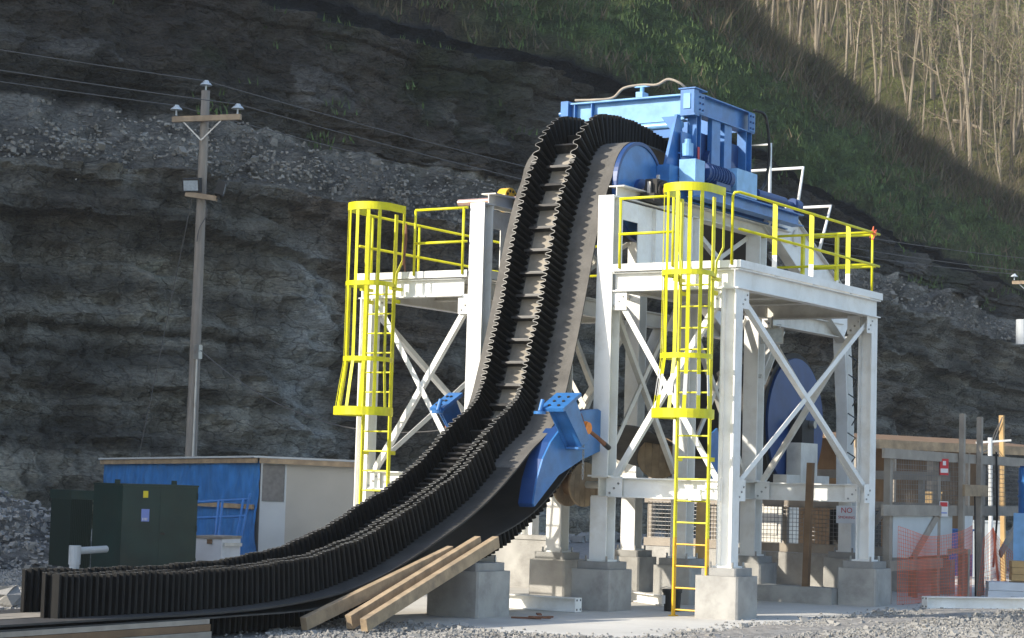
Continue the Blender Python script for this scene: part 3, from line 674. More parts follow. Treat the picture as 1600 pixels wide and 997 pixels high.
for y in (0.3, 1.6, 2.9, 4.2, 5.1): pipe([(XD-.26, y, 4.95), (XD-.26, y, zr)], 'rail_post')
post(-4.72, 2.0, .5, 5.75)
m = MB(); m.bx(-4.78, -4.66, 1.9, 1.98, 5.15, 5.32); part(m, 'junction_box', 'black')
# ---- caged ladders
def ladder(cx, lx, rb, prim, zbot):
    m = MB()
    for s in (-1, 1): m.box((lx+s*.255, -.15, (zbot+5.9)/2), (.022, .07, 5.9-zbot))
    ld = part(m, 'ladder', 'yellow')
    for s in (-1, 1):
        m = MB(); m.box((lx+s*.255, -.15, zbot+.55), (.026, .074, 1.1)); part(m, 'ladder_foot', 'yellow_old', ld)
        m = MB(); m.box((lx+s*.255, -.15, zbot+.008), (.10, .11, .012)); part(m, 'foot_plate', 'yellow_old', ld)
        for zz in (2.2, 4.55): m = MB(); m.box((lx+s*.255, -.07, zz), (.02, .16, .06)); part(m, 'standoff', 'yellow', ld)
    for k in range(16):
        z = zbot+.09+.3048*k
        m = MB(); m.cyl((lx-.245, -.15, z), (lx+.245, -.15, z), .0125, n=8); part(m, 'rung', 'yellow_old' if k < 4 else 'yellow', ld)
    cg = MB()
    def hoop(z, r, hh, t=.008, deep=.72, end=None):
        pts = []; yc = -.15-(deep-r)
        sp = 0 if end else .68
        pts.append((cx+r, -.12) if end else (lx+.27, -.15))
        for a in np.linspace(-sp, math.pi+sp, 23): pts.append((cx+r*math.cos(a), yc-r*math.sin(a)))
        pts.append((cx-r, -.12) if end else (lx-.27, -.15))
        mb = MB(); n = len(pts); V = []
        c0 = V3((cx, -.45))
        for p in pts:
            d = V3(p)-c0; d /= np.linalg.norm(d)
            for q in (p, V3(p)+d*t): V += [(q[0], q[1], z-hh/2), (q[0], q[1], z+hh/2)]
        Fc = []
        for i in range(n-1):
            a, b = 4*i, 4*i+4; Fc += [(a, b, b+1, a+1), (a+2, a+3, b+3, b+2), (a+1, b+1, b+3, a+3), (a, a+2, b+2, b)]
        Fc += [(0, 1, 3, 2), (4*n-4, 4*n-2, 4*n-1, 4*n-3)]
        mb.add(V, Fc); return mb
    RU = .36
    first = hoop(5.97, RU, .12, end=1).build('safety_cage', 'yellow', tw); first['label'] = 'yellow hooped ladder cage'
    for z, r, hh in ((4.78, RU, .07), (3.62, RU, .07), (2.82, rb, .13)):
        hoop(z, r, hh, deep=.72 if r == RU else .86).build('hoop', 'yellow', first)
    for k, a in enumerate(np.linspace(math.pi*.02, math.pi*.98, 7)):
        def pt(r, z, deep=.72):
            return (cx+r*math.cos(a), -.15-(deep-r)-r*math.sin(a), z)
        ri = RU-.004
        P = [pt(ri, 6.02), pt(ri, 3.60), pt(RU*.45+rb*.55-.004, 3.2, .79), pt(rb-.004, 2.76, .86)]
        if k in (0, 6):
            s = 1 if k == 0 else -1
            P = [(cx+s*(RU+.0), -.14, 6.0), (cx+s*(RU+.0), -.14, 5.18), (cx+s*.275, -.17, 4.98), (cx+s*.275, -.2, 4.75)]+[pt(ri, 4.75), pt(ri, 3.6), pt(rb-.004, 2.76, .86)]
        mb = MB(); d = V3((-math.sin(a), -math.cos(a), 0)); nr_ = V3((math.cos(a), -math.sin(a), 0))
        V = []
        for p in P: V += [V3(p)-d*.027, V3(p)+d*.027, V3(p)+d*.027-nr_*.008, V3(p)-d*.027-nr_*.008]
        Fc = [(4*i+j, 4*i+(j+1) % 4, 4*i+4+(j+1) % 4, 4*i+4+j) for i in range(len(P)-1) for j in range(4)]+[(3, 2, 1, 0), tuple(range(4*len(P)-4, 4*len(P)))]
        mb.add(V, Fc); mb.build('cage_bar', 'yellow_primer' if prim else 'yellow', first)
    for s in (-1, 1): mb = MB(); mb.box((lx+s*.28, -.14, 4.74), (.05, .30, .05)); mb.build('cage_bracket', 'yellow', first)
ladder(-.50, -.55, .43, True, .0)
ladder(-6.02, -6.06, .45, False, .0)
m = MB(); m.box((-.55, -.19, 1.72), (.32, .05, .12)); m.box((-.47, -.2, 1.66), (.2, .05, .07)); tag(m.build('rag', 'white_plastic'), 'crumpled white rag hung over a ladder rung', 'rag')
m = MB(); m.tube([(-5.6, -.17, 5.75), (-5.58, -.18, 5.5), (-5.61, -.18, 5.2), (-5.59, -.18, 5.0)], .016, 6); m.tube([(-5.62, -.16, 5.7), (-5.6, -.2, 5.35), (-5.63, -.18, 5.1)], .012, 6); tag(m.build('rope', 'rust'), 'rusty brown rope hanging inside the ladder cage beside the shed', 'rope')
m = MB()
for k in range(8): a = random.uniform(0, 6.3); m.tube([(.045, 4.82, zr), (.045+.07*math.cos(a), 4.82+.05*math.sin(a), zr+random.uniform(-.1, .1))], [.02, .008], 4)
m.tube([(.03, 4.78, zr+.02), (.06, 4.84, zr-.06), (.05, 4.8, zr-.12)], .022, 5); tag(m.build('flagging', 'netting'), 'knot of orange flagging tape on the platform rail corner', 'flagging')

# ------------------------------------------------------------------ conveyor belt
def spline(P, step=.0125):
    P = np.array(P, float); Q = np.vstack([2*P[0]-P[1], P, 2*P[-1]-P[-2]]); out = []
    for i in range(1, len(Q)-2):
        p0, p1, p2, p3 = Q[i-1:i+3]; n = max(4, int(np.linalg.norm(p2-p1)/.02))
        t = np.linspace(0, 1, n, endpoint=False)[:, None]
        t01 = np.linalg.norm(p1-p0)**.5+1e-6; t12 = np.linalg.norm(p2-p1)**.5+1e-6; t23 = np.linalg.norm(p3-p2)**.5+1e-6
        m1 = (p2-p1)+t12*((p1-p0)/t01-(p2-p0)/(t01+t12)); m2 = (p2-p1)+t12*((p3-p2)/t23-(p3-p1)/(t12+t23))
        out.append((2*t**3-3*t**2+1)*p1+(t**3-2*t**2+t)*m1+(-2*t**3+3*t**2)*p2+(t**3-t**2)*m2)
    out = np.vstack(out+[P[-1:]])
    s = np.concatenate([[0], np.cumsum(np.linalg.norm(np.diff(out, axis=0), axis=1))])
    ss = np.arange(0, s[-1], step)
    Y, Z = np.interp(ss, s, out[:, 0]), np.interp(ss, s, out[:, 1])
    k = np.ones(9)/9
    Y[4:-4], Z[4:-4] = np.convolve(Y, k, 'valid'), np.convolve(Z, k, 'valid')
    T = np.stack([np.gradient(Y), np.gradient(Z)], 1); T /= np.linalg.norm(T, axis=1)[:, None]
    return ss, Y, Z, T
DC, DR = (1.20, 6.25), .775
arc = [(DC[0]+DR*math.cos(a), DC[1]+DR*math.sin(a)) for a in np.radians([168, 150, 130, 110, 90])]
UPPER = [(-13.2, .285), (-11.4, .28), (-9.6, .28), (-8.3, .278), (-7.3, .305), (-6.35, .375), (-5.7, .465), (-5.04, .62), (-4.36, .846), (-3.79, 1.068), (-3.2, 1.31), (-2.6, 1.616), (-2.06, 1.96), (-1.62, 2.27), (-1.2, 2.52), (-.96, 2.74), (-.80, 3.0), (-.60, 3.51), (-.38, 4.15), (-.18, 4.80), (-.02, 5.33), (.15, 5.82), (.32, 6.2)] + arc + [(1.9, 7.02), (2.7, 6.94), (3.5, 6.72), (4.6, 6.30), (5.6, 5.9), (6.6, 5.45), (8.4, 4.75)]
LOWER = [(-13.2, .235), (-8, .232), (-6.4, .26), (-5.5, .37), (-4.76, .53), (-3.63, .83), (-2.72, 1.03), (-2.09, 1.20), (-1.5, 1.43), (-.9, 1.78), (-.2, 2.30), (.6, 2.66), (1.4, 2.70), (2.4, 2.52), (3.6, 2.25), (5.0, 2.05), (6.0, 1.86)]
bl = thing('conveyor_belt', (-3.1, -3, 0), 'black corrugated sidewall conveyor belt rising from the ground over the blue head drum', 'conveyor belt')
us, uY, uZ, uT = spline(UPPER); ls, lY, lZ, lT = spline(LOWER)
XL, XR = -3.9, -2.3
def strip(name, x0, x1, Y, Z, T, n0, n1, mats, step=4):
    """belt carcass between two normal offsets"""
    m = MB(); idx = list(range(0, len(Y), step)); N_ = np.stack([-T[:, 1], T[:, 0]], 1)
    V = []
    for i in idx:
        for n in (n0, n1):
            for x in (x0, x1): V.append((x, Y[i]+N_[i, 0]*n, Z[i]+N_[i, 1]*n))
    k = len(idx)
    def quads(a, b, mi): m.mi = mi; m.f += [(4*i+a, 4*i+b, 4*i+4+b, 4*i+4+a) for i in range(k-1)]; m.m += [mi]*(k-1)
    m.v = [tuple(map(float, v)) for v in V]
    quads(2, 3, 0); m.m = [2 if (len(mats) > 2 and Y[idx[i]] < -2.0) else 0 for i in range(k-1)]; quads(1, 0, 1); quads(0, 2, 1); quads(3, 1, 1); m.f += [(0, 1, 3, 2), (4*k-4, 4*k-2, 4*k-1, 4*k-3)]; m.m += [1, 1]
    return m.build(name, mats, bl, smooth=False)
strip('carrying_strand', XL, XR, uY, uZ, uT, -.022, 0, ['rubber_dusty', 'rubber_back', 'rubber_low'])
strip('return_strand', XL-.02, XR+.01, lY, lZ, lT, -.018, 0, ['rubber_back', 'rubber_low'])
strip('glint_strip', -3.38, -2.83, uY, uZ, uT, .002, .005, ['rubber_glint', 'rubber_back'])  # sun glints on the belt floor, put in as a bright strip
PITCH_W = .098
def wall(name, x0, s, Y, Z, T, s0, s1, hfun, amp=.042, th=.011, sgn=1):
    sel = (s >= s0) & (s <= s1); s, Y, Z, T = s[sel], Y[sel], Z[sel], T[sel]; N_ = np.stack([-T[:, 1], T[:, 0]], 1)*sgn
    ph = 2*math.pi*s/PITCH_W+.55*np.sin(s*1.7+x0*9)+.4*np.sin(s*4.3+x0*5); amp = amp*(1+.13*np.sin(s*2.3+x0*7)+.10*np.sin(s*7.1)); x = x0+amp*np.tanh(1.9*np.sin(ph))/np.tanh(1.9)
    x = x + .006*np.sin(s*3.1)
    g = np.gradient(x, s); nx = 1/np.sqrt(1+g*g); nt_ = -g/np.sqrt(1+g*g)     # in-surface normal of the meander
    m = MB(); V = []
    for i in range(len(s)):
        h = hfun(s[i])+.008*math.sin(s[i]*5.3+x0*3)+.006*math.sin(s[i]*13.7)
        for sd in (-th/2, th/2):
            px = x[i]+nx[i]*sd; yy = Y[i]+T[i, 0]*nt_[i]*sd; zz = Z[i]+T[i, 1]*nt_[i]*sd
            V.append((px, yy, zz)); V.append((px, yy+N_[i, 0]*h, zz+N_[i, 1]*h))
    m.v = [tuple(map(float, v)) for v in V]; k = len(s)
    for i in range(k-1):
        a, b = 4*i, 4*i+4
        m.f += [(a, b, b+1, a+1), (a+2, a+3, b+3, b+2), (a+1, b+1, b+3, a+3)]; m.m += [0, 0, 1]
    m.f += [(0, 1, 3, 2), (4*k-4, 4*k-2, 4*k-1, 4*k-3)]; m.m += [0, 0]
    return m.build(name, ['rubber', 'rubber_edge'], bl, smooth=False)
S_END = float(us[np.argmin(np.hypot(uY-.9, uZ-7.2))])+5.4
sA = float(us[np.argmin(np.abs(uY+10.42)+(uZ > 1)*9)]); sB = float(us[np.argmin(np.abs(uY+10.05)+(uZ > 1)*9)])
sE = float(us[np.argmin(np.hypot(uY+2.0, uZ-2.0))])
HW = .46
wall('sidewall', -2.77, us, uY, uZ, uT, sA, S_END, lambda s: HW)
wall('sidewall', -3.44, us, uY, uZ, uT, sB, S_END, lambda s: HW)
wall('sidewall', -2.655, us, uY, uZ, uT, sA+.05, sE, lambda s: HW-.015)
hl = lambda s: float(np.interp(s, [0, 6.5, 8.2, 9.5, 20], [.22, .22, .30, .36, .36]))
wall('return_sidewall', -2.66, ls, lY, lZ-.018, lT, .4, 14.0, hl, sgn=-1)
wall('return_sidewall', -3.52, ls, lY, lZ-.018, lT, .4, 14.0, hl, sgn=-1)
def cleat(sv, h, th=.018, x0=-3.40, x1=-2.80, tip=True):
    i = int(np.argmin(np.abs(us-sv))); t = uT[i]; n = np.array([-t[1], t[0]]); m = MB(); b = np.array([uY[i], uZ[i]])
    ax = ((1, 0, 0), (0, t[0], t[1]), (0, n[0], n[1]))
    c = b+n*h/2; m.box(((x0+x1)/2, c[0], c[1]), (x1-x0, th, h), ax)
    c = b+n*(h-.008)-t*.015; m.mi = 1; m.box(((x0+x1)/2, c[0], c[1]), (x1-x0, .035, .014), ax)
    m.build('cleat', ['cleat', 'cleat_edge'], bl)
sv = float(us[np.argmin(np.hypot(uY+1.75, uZ-2.2))]); s = sv
while s < S_END-.2: cleat(s, .17); s += .36
s = sv-.13
while s > sv-4.6: cleat(s, .20, .014); s -= .137

# ------------------------------------------------------------------ head drum
hd = thing('head_drum', (-3.1, DC[0], 5.9), 'large blue head drum with bearings carrying the black belt', 'pulley drum')
def disc(x0, x1, r, name, mat, par, c=DC, n=64, hole=None):
    m = MB(); m.cyl((x0, c[0], c[1]), (x1, c[0], c[1]), r, n=n); return m.build(name, mat, par)
disc(XL+.02, XR-.02, .748, 'drum_shell', 'dark', hd)
for x, s in ((XR, 1), (XL, -1)):
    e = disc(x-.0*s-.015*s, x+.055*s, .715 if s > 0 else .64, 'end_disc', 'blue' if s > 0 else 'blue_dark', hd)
    m = MB(); n = 64
    for r0, r1, a, b in ((.712, .765, .0, .075) if s > 0 else (.635, .66, .0, .06),):
        V = []; 
        for i in range(n):
            t = 2*math.pi*i/n
            for r, d in ((r0, a), (r1, a), (r1, b), (r0, b)): V.append((x+s*d, DC[0]+r*math.cos(t), DC[1]+r*math.sin(t)))
        m.add(V, [(4*i+j, 4*((i+1) % n)+j, 4*((i+1) % n)+(j+1) % 4, 4*i+(j+1) % 4) for i in range(n) for j in range(4)])
    m.build('rim', 'blue_dark', e)
    disc(x+.05*s, x+.11*s, .20, 'hub', 'blue_dark', e)
    b = MB(); xb = x+.34*s if s > 0 else x+.30*s
    b.box((xb, DC[0], DC[1]), (.2, .34, .34)); b.box((xb, DC[0], DC[1]-.12), (.24, .56, .12)); b.cyl((xb-.13, DC[0], DC[1]), (xb+.13, DC[0], DC[1]), .15, n=20)
    bo = b.build('bearing', 'dark', hd)
    b = MB(); b.box((xb+.0, DC[0]-.22, DC[1]+.02), (.05, .04, .2)); b.box((xb, DC[0]+.05, DC[1]+.2), (.04, .04, .12)); tag(b.build('bearing_bolts', 'steel', bo), kind='stuff')
disc(XL-1.65, XR+.66, .055, 'shaft', 'shaft', hd, n=20)
disc(XR+.5, XR+.68, .085, 'shaft_end', 'orange', hd, n=20)
h = disc(XL-.82, XL-.66, .19, 'coupling', 'gold', hd, n=32)
m = MB()
for k in range(10): a = k*.628; m.cyl((XL-.66, DC[0]+.14*math.cos(a), DC[1]+.14*math.sin(a)), (XL-.645, DC[0]+.14*math.cos(a), DC[1]+.14*math.sin(a)), .022, n=8)
tag(m.build('coupling_bolts', 'black', h), kind='stuff')
disc(XL-.95, XL-.83, .085, 'coupling_sleeve', 'orange', hd, n=20)
# ------------------------------------------------------------------ blue drive frame on top
df = thing('drive_frame', (-3.1, 3.6, 6.23), 'blue steel drive frame with posts and beams above the head drum', 'machine frame')
fp = lambda m, name, mat='blue', par=None, **k: m.build(name, mat, par or df, **k)
XP, XQ, Y0_, Y1_ = -2.0, -4.3, 2.57, 4.6
for x in (XP, XQ):
    m = MB(); m.ibeam((x-.1, 2.0, 6.42), (x-.1, 6.0, 6.42), .22, .36); fp(m, 'base_beam')
    for y, wd in ((Y0_+.1, .16), (Y0_+.75, .30), (Y0_+1.18, .26), (Y1_-.12, .22)):
        m = MB(); m.ibeam((x-.1, y, 6.601), (x-.1, y, 7.68), .16, wd, .016, .012, up=(0, 1, 0)) if wd < .25 else m.bx(x-.12, x-.04, y-wd/2, y+wd/2, 6.601, 7.68); fp(m, 'post')
    m = MB(); m.ibeam((x-.1, Y0_-.02, 7.85), (x-.1, Y1_+.05, 7.85), .2, .34); m.bx(x+.0, x+.012, Y0_, Y0_+.22, 7.70, 8.0); m.bx(x+.0, x+.012, Y1_-.2, Y1_+.04, 7.70, 8.0); tb = fp(m, 'top_beam')
    m = MB()
    for y in (Y0_+.06, Y0_+.16, Y1_-.14, Y1_-.04):
        for z in (7.75, 7.85, 7.95): m.cyl((x+.012, y, z), (x+.03, y, z), .016, n=6)
    tag(m.build('bolts', 'blue_dark', tb), kind='stuff')
m = MB(); m.bx(XQ+.02, XP-.22, Y0_-.02, Y0_+.02, 7.60, 7.96); m.bx(XQ+.02, XP-.22, Y0_-.12, Y0_+.14, 7.965, 7.99); m.bx(XQ+.02, XP-.22, Y0_-.08, Y0_+.1, 7.575, 7.598); fb = fp(m, 'front_beam', 'blue_light')
for x in (XQ+.10, XQ+.42): m = MB(); m.bx(x, x+.016, Y0_-.11, Y0_-.021, 7.60, 7.964); fp(m, 'stiffener', 'blue', fb)
m = MB(); m.bx(XQ-.12, XQ+.018, Y0_-.16, Y0_+.2, 7.42, 8.02); fp(m, 'end_plate'); m = MB(); m.cyl((XQ-.2, Y0_-.05, 7.83), (XQ-.121, Y0_-.05, 7.83), .04); fp(m, 'end_bolt')
m = MB(); m.bx(XQ, XP-.21, Y1_-.1, Y1_-.05, 7.7, 8.0); fp(m, 'rear_beam')
m = MB(); m.cyl((XQ+.02, Y0_-.10, 7.50), (XP-.21, Y0_-.10, 7.50), .06, n=16); fp(m, 'cross_tube', 'blue_light', smooth=False)
# corner head with little box cells
m = MB(); m.bx(XP-.22, XP+.02, Y0_-.16, Y0_-.14, 7.66, 8.05); m.bx(XP-.22, XP-.20, Y0_-.14, Y0_+.2, 7.66, 8.05); m.bx(XP-.0, XP+.02, Y0_-.14, Y0_+.0, 7.66, 8.05); m.bx(XP-.25, XP+.05, Y0_-.18, Y0_+.24, 8.052, 8.07); m.bx(XP-.24, XP+.04, Y0_-.17, Y0_+.0, 7.63, 7.658); fp(m, 'corner_head', 'blue')
m = MB(); m.bx(XP-.16, XP-.04, Y0_-.175, Y0_-.162, 7.74, 7.98); fp(m, 'cover_plate', 'blue_light')
m = MB(); m.prism([(XP-.21, Y0_-.17, 7.63), (XP-.21, Y0_-.17, 7.2), (XP-.55, Y0_-.17, 7.63)], (0, .016, 0)); fp(m, 'corner_gusset')
m = MB(); m.prism([(-2.22, Y0_-.35, 7.62), (-2.22, Y0_-.25, 7.62), (-2.22, Y0_+.1, 6.62), (-2.22, Y0_-.75, 6.62)], (.05, 0, 0)); fp(m, 'fin_plate')
m = MB(); m.bx(-2.26, -2.1, Y0_-.8, Y0_+.3, 6.6, 6.625); m.bx(-2.25, -2.1, Y0_-.3, Y0_+.1, 7.0, 7.03); m.bx(-2.26, -2.24, Y0_-.3, Y0_+.1, 6.63, 7.35); m.bx(-2.12, -2.1, Y0_-.32, Y0_+.1, 6.6, 7.35); fp(m, 'bracket')
m = MB(); m.cyl((-2.0, Y0_-.3, 6.95), (-2.0, Y0_-.3, 7.15), .09, n=14); m.cyl((-2.0, Y0_-.3, 7.15), (-2.0, Y0_-.3, 7.22), .05, n=10); fp(m, 'valve', 'blue_light')
m = MB(); m.bx(-2.26, -2.16, 2.85, 4.4, 6.6, 7.45); m.cyl((-2.16, 3.3, 7.0), (-2.06, 3.3, 7.0), .22, n=20); m.cyl((-2.16, 4.0, 6.95), (-2.08, 4.0, 6.95), .17, n=20); fp(m, 'dark_infill', 'blue_dark')  # dark block added to deepen the shaded interior behind the posts
m = MB(); m.bx(-2.24, -2.02, 1.72, 2.5, 6.24, 6.75); fp(m, 'skirt_plate'); m = MB(); m.bx(-2.0, -1.72, 2.0, 2.32, 6.45, 6.86); fp(m, 'terminal_box', 'blue_light')
m = MB(); m.bx(-1.999, -1.99, 2.60, 2.66, 6.9, 7.15); fp(m, 'red_tag', 'sign_red')
# motor, reducer and cylinder on the outer deck of the frame
m = MB(); m.cyl((-1.84, 2.45, 6.72), (-1.84, 3.35, 6.72), .15, n=20); m.bx(-1.98, -1.70, 2.7, 3.2, 6.5, 6.6); mo = fp(m, 'motor', 'blue_dark')
for k in range(8): q = MB(); q.cyl((-1.84, 2.55+k*.09, 6.72), (-1.84, 2.57+k*.09, 6.72), .17, n=16); fp(q, 'cooling_fin', 'blue_dark', mo)
m = MB(); m.bx(-1.97, -1.72, 3.45, 4.2, 6.5, 6.92); m.cyl((-1.84, 3.35, 6.72), (-1.84, 3.46, 6.72), .11, n=16); fp(m, 'gearbox', 'blue_light')
m = MB(); m.cyl((-1.80, 4.3, 6.62), (-1.80, 5.4, 6.62), .09, n=16); m.cyl((-1.80, 5.4, 6.62), (-1.80, 5.75, 6.62), .05, n=12); m.cyl((-1.8, 5.75, 6.62), (-1.8, 5.95, 6.62), .12, n=14); fp(m, 'cylinder', 'blue_dark')
m = MB(); m.ibeam((-1.80, 2.1, 6.38), (-1.80, 6.0, 6.38), .22, .2); fp(m, 'outrigger_beam', 'blue')
def cable(pts, name, label, cat='cable', mat='cable', r=.018): m = MB(); m.tube(pts, r, 6); return tag(m.build(name, mat, smooth=True), label, cat)
def cat(P, n=8):
    P = np.array(P, float); Q = np.vstack([2*P[0]-P[1], P, 2*P[-1]-P[-2]]); o = []
    for i in range(1, len(Q)-2):
        a, b, c_, d = Q[i-1:i+3]
        for t in np.linspace(0, 1, n, endpoint=False): o.append(.5*((2*b)+(-a+c_)*t+(2*a-5*b+4*c_-d)*t*t+(-a+3*b-3*c_+d)*t**3))
    return o+[P[-1]]
cable(cat([(-4.2, 2.5, 8.04), (-3.8, 2.45, 8.01), (-3.5, 2.5, 8.03), (-3.3, 2.5, 8.17), (-3.0, 2.55, 8.21), (-2.7, 2.5, 8.18), (-2.5, 2.5, 8.25), (-2.3, 2.5, 8.18), (-2.2, 2.6, 8.08)]), 'conduit', 'pale looped conduit lying along the top of the blue frame', 'cable', 'wood_grey', .022)
cable(cat([(-1.95, 4.5, 8.05), (-1.85, 4.75, 7.97), (-1.82, 4.85, 7.4), (-1.85, 4.8, 6.9), (-1.8, 4.5, 6.7)]), 'hose', 'black hydraulic hose hanging down the rear post of the blue frame', 'hose', 'black', .025)
m = MB(); m.bx(-3.05, -2.93, 2.45, 2.65, 7.992, 8.08); m.cyl((-2.99, 2.55, 8.08), (-2.99, 2.55, 8.17), .035); m.bx(-3.12, -2.86, 2.53, 2.57, 8.17, 8.19); fp(m, 'lifting_lug', 'blue_light')
# white pipe stands behind the frame
def wpipe(pts, label, r=.03): m = MB(); m.tube(pts, r, 10); return tag(m.build('pipe_rail', 'white', smooth=True), label, 'pipe')
wpipe([(-2.0, 5.28, 6.24), (-2.0, 5.28, 7.61), (-3.2, 5.28, 7.61), (-3.2, 5.28, 6.24)], 'white square pipe rail behind the blue frame')
wpipe([(-2.0, 6.35, 6.5), (-2.0, 6.62, 7.40), (-3.4, 6.62, 7.40), (-3.4, 6.35, 6.5)], 'white bent pipe rail leaning back above the boom')
wpipe([(-2.0, 7.35, 6.02), (-2.0, 7.83, 6.88), (-3.4, 7.83, 6.88), (-3.4, 7.35, 6.02)], 'white bent pipe rail lower down the boom')

# ------------------------------------------------------------------ bend shoes and brackets
def shoe(x, s, label):
    o = thing('bend_shoe', (x, -1, 1.5), label, 'guide shoe', 'blue bend shoes beside the belt')
    P = [(-.10, 2.9), (-.5, 2.86), (-.85, 2.74), (-1.12, 2.58), (-1.38, 2.38), (-1.58, 2.14), (-1.72, 1.86), (-1.80, 1.52), (-1.77, 1.48), (-1.15, 1.92), (-.5, 2.16), (.16, 2.33), (.2, 2.82)]
    m = MB(); m.prism([(x, y, z) for y, z in P], (s*.03, 0, 0)); m.build('side_plate', 'blue', o)
    R_ = [p for p in P[:9]]
    m = MB()
    for (a, b) in zip(R_[:-1], R_[1:]): m.prism([(x-s*.22, a[0]-.004, a[1]), (x-s*.001, a[0]-.004, a[1]), (x-s*.001, b[0]-.004, b[1]), (x-s*.22, b[0]-.004, b[1])], (0, .014, -.010))
    m.build('rim', 'blue_dark', o)
    m = MB(); m.prism([(x+s*.031, -1.48, 2.82), (x+s*.031, -1.10, 3.01), (x+s*.031, -.66, 2.42), (x+s*.031, -.98, 2.30)], (s*.02, 0, 0)); m.prism([(x+s*.052, -1.40, 2.85), (x+s*.052, -1.36, 2.87), (x+s*.052, -.88, 2.36), (x+s*.052, -.93, 2.33)], (s*(.20 if s > 0 else .06), 0, 0)); q_ = .252 if s > 0 else .112; m.prism([(x+s*q_, -1.44, 2.84), (x+s*q_, -1.14, 2.99), (x+s*q_, -.72, 2.44), (x+s*q_, -.93, 2.34)], (s*.02, 0, 0)); m.bx(*sorted((x+s*.05, x+s*(.25 if s > 0 else .11))), -1.0, -.70, 2.295, 2.325); m.build('bracket_arm', 'blue', o)
    m = MB(); x0, x1 = sorted((x-s*.08, x+s*(.32 if s > 0 else .16))); m.prism([(x0, -1.54, 2.80), (x1, -1.54, 2.80), (x1, -1.06, 3.04), (x0, -1.06, 3.04)], (0, -.022, .044)); tp = m.build('top_plate', 'blue', o)
    m = MB()
    for i in range(3):
        for j in range(2): y = -1.46+i*.13; z = 2.84+.5*(y+1.46)+.045; m.cyl((x+s*(.05+.15*j)*(1 if s > 0 else .45), y-.022, z), (x+s*(.05+.15*j)*(1 if s > 0 else .45), y-.029, z+.014), .024, n=6)
    tag(m.build('bolts', 'dark', tp), kind='stuff')
    m = MB(); m.cyl((x-s*.02, -1.62, 2.76), (x-s*.02, -1.62, 2.80), .085, n=18); m.cyl((x-s*.02, -1.62, 2.80), (x-s*.02, -1.55, 2.96), .03, n=10); m.build('guide_roller', 'blue', o)
    return o
shoe(-2.17, 1, 'blue bend shoe with bolted bracket and chain hoist beside the belt')
shoe(-3.93, -1, 'blue bend shoe bracket on the shed side of the belt')
def hoist(x, label):
    o = thing('chain_hoist', (x, -.8, 2.2), label, 'hoist', 'chain hoists on the bend shoes')
    m = MB(); m.cyl((x-.07, -.73, 2.60), (x+.09, -.73, 2.60), .085, n=14); m.cyl((x-.02, -.73, 2.6), (x+.05, -.73, 2.6), .10, n=14); m.build('body', 'orange', o)
    m = MB(); m.tube([(x+.05, -.7, 2.58), (x+.08, -.45, 2.47), (x+.1, -.3, 2.39)], [.028, .03, .035], 8); m.build('lever', 'rust', o)
    m = MB(); m.cyl((x+.1, -.3, 2.39), (x+.11, -.18, 2.335), .038, n=10); m.build('grip', 'black', o)
    m = MB(); m.tube(cat([(x, -.98, 2.86), (x+.02, -.9, 2.80), (x, -.82, 2.78), (x, -.76, 2.70)]), .022, 6); m.build('hook', 'rust', o)
    m = MB()
    for k in range(18):
        z = 2.54-k*.038; r = .016; n = 8
        pts = [(x+(0 if k % 2 else r*math.cos(t)), -.72+(r*math.cos(t) if k % 2 else 0), z+.026*math.sin(t)) for t in np.linspace(0, 6.283, n)]
        m.tube(pts, .006, 4, False)
    tag(m.build('chain', 'steel', o), kind='stuff')
hoist(-2.0, 'orange lever chain hoist on the blue bracket beside the white column'); hoist(-4.25, 'rusty lever chain hoist behind the belt on the shed side')

# ------------------------------------------------------------------ lower drum, reels, under the tower
ld = thing('lower_drum', (-3.1, 7.1, ZG1), 'dark blue lower drum behind the cross braces under the rear deck', 'pulley drum')
LC = (7.2, 2.95)
disc(-3.95, -2.36, 1.26, 'drum_shell', 'dark', ld, LC)
for x, s in ((-2.36, 1), (-3.95, -1)): e = disc(x, x+.05*s, 1.16, 'end_disc', 'blue_dark', ld, LC); disc(x+.05*s, x+.12*s, .26, 'hub', 'dark', e, LC)
disc(-4.4, -1.95, .07, 'shaft', 'steel', ld, LC, 16)
for x in (-2.15, -4.42): m = MB(); m.box((x, 7.1, 2.82), (.22, .5, .4)); m.build('bearing', 'dark', ld)
def reel(c, ax, r, wd, label, grp='wooden cable reels under the tower'):
    ax = V3(ax)/np.linalg.norm(ax); c = V3(c); o = thing('cable_reel', c-np.array([0, 0, r]), label, 'cable reel', grp)
    d, a, u = frame(ax)
    for s in (-1, 1):
        f0 = c+ax*s*wd/2
        # flange of planks: each board a part
        nb = 6
        for k in range(nb):
            y0, y1 = -r+2*r*k/nb+.003, -r+2*r*(k+1)/nb-.003
            ts = np.linspace(y0, y1, 5); P = [(t, math.sqrt(max(r*r-t*t, 1e-4))) for t in ts]+[(t, -math.sqrt(max(r*r-t*t, 1e-4))) for t in ts[::-1]]
            m = MB(); m.prism([f0+a*p+u*q for p, q in P], ax*.035*s); m.build('flange_board', 'wood', o)
    m = MB(); m.cyl(c-ax*wd/2, c+ax*wd/2, r*.5, n=20); m.build('core', 'wood_dark', o)
reel((-2.65, 2.75, 2.25), (.6, -1, 0), .33, .3, 'wooden cable reel standing on the bed girders behind the ladder')
reel((-2.85, .55, 1.80), (1, -.25, 0), .33, .3, 'wooden reel hung on the white cross pipe below the belt')
m = MB(); m.prism([(-1.95, 3.2, 1.93), (-1.95, 3.9, 1.93), (-1.95, 3.4, 2.75), (-1.95, 3.1, 2.6)], (-.03, 0, 0)); tag(m.build('guard_plate', 'blue'), 'bright blue guard plate standing on the bed girder behind the ladder', 'plate')
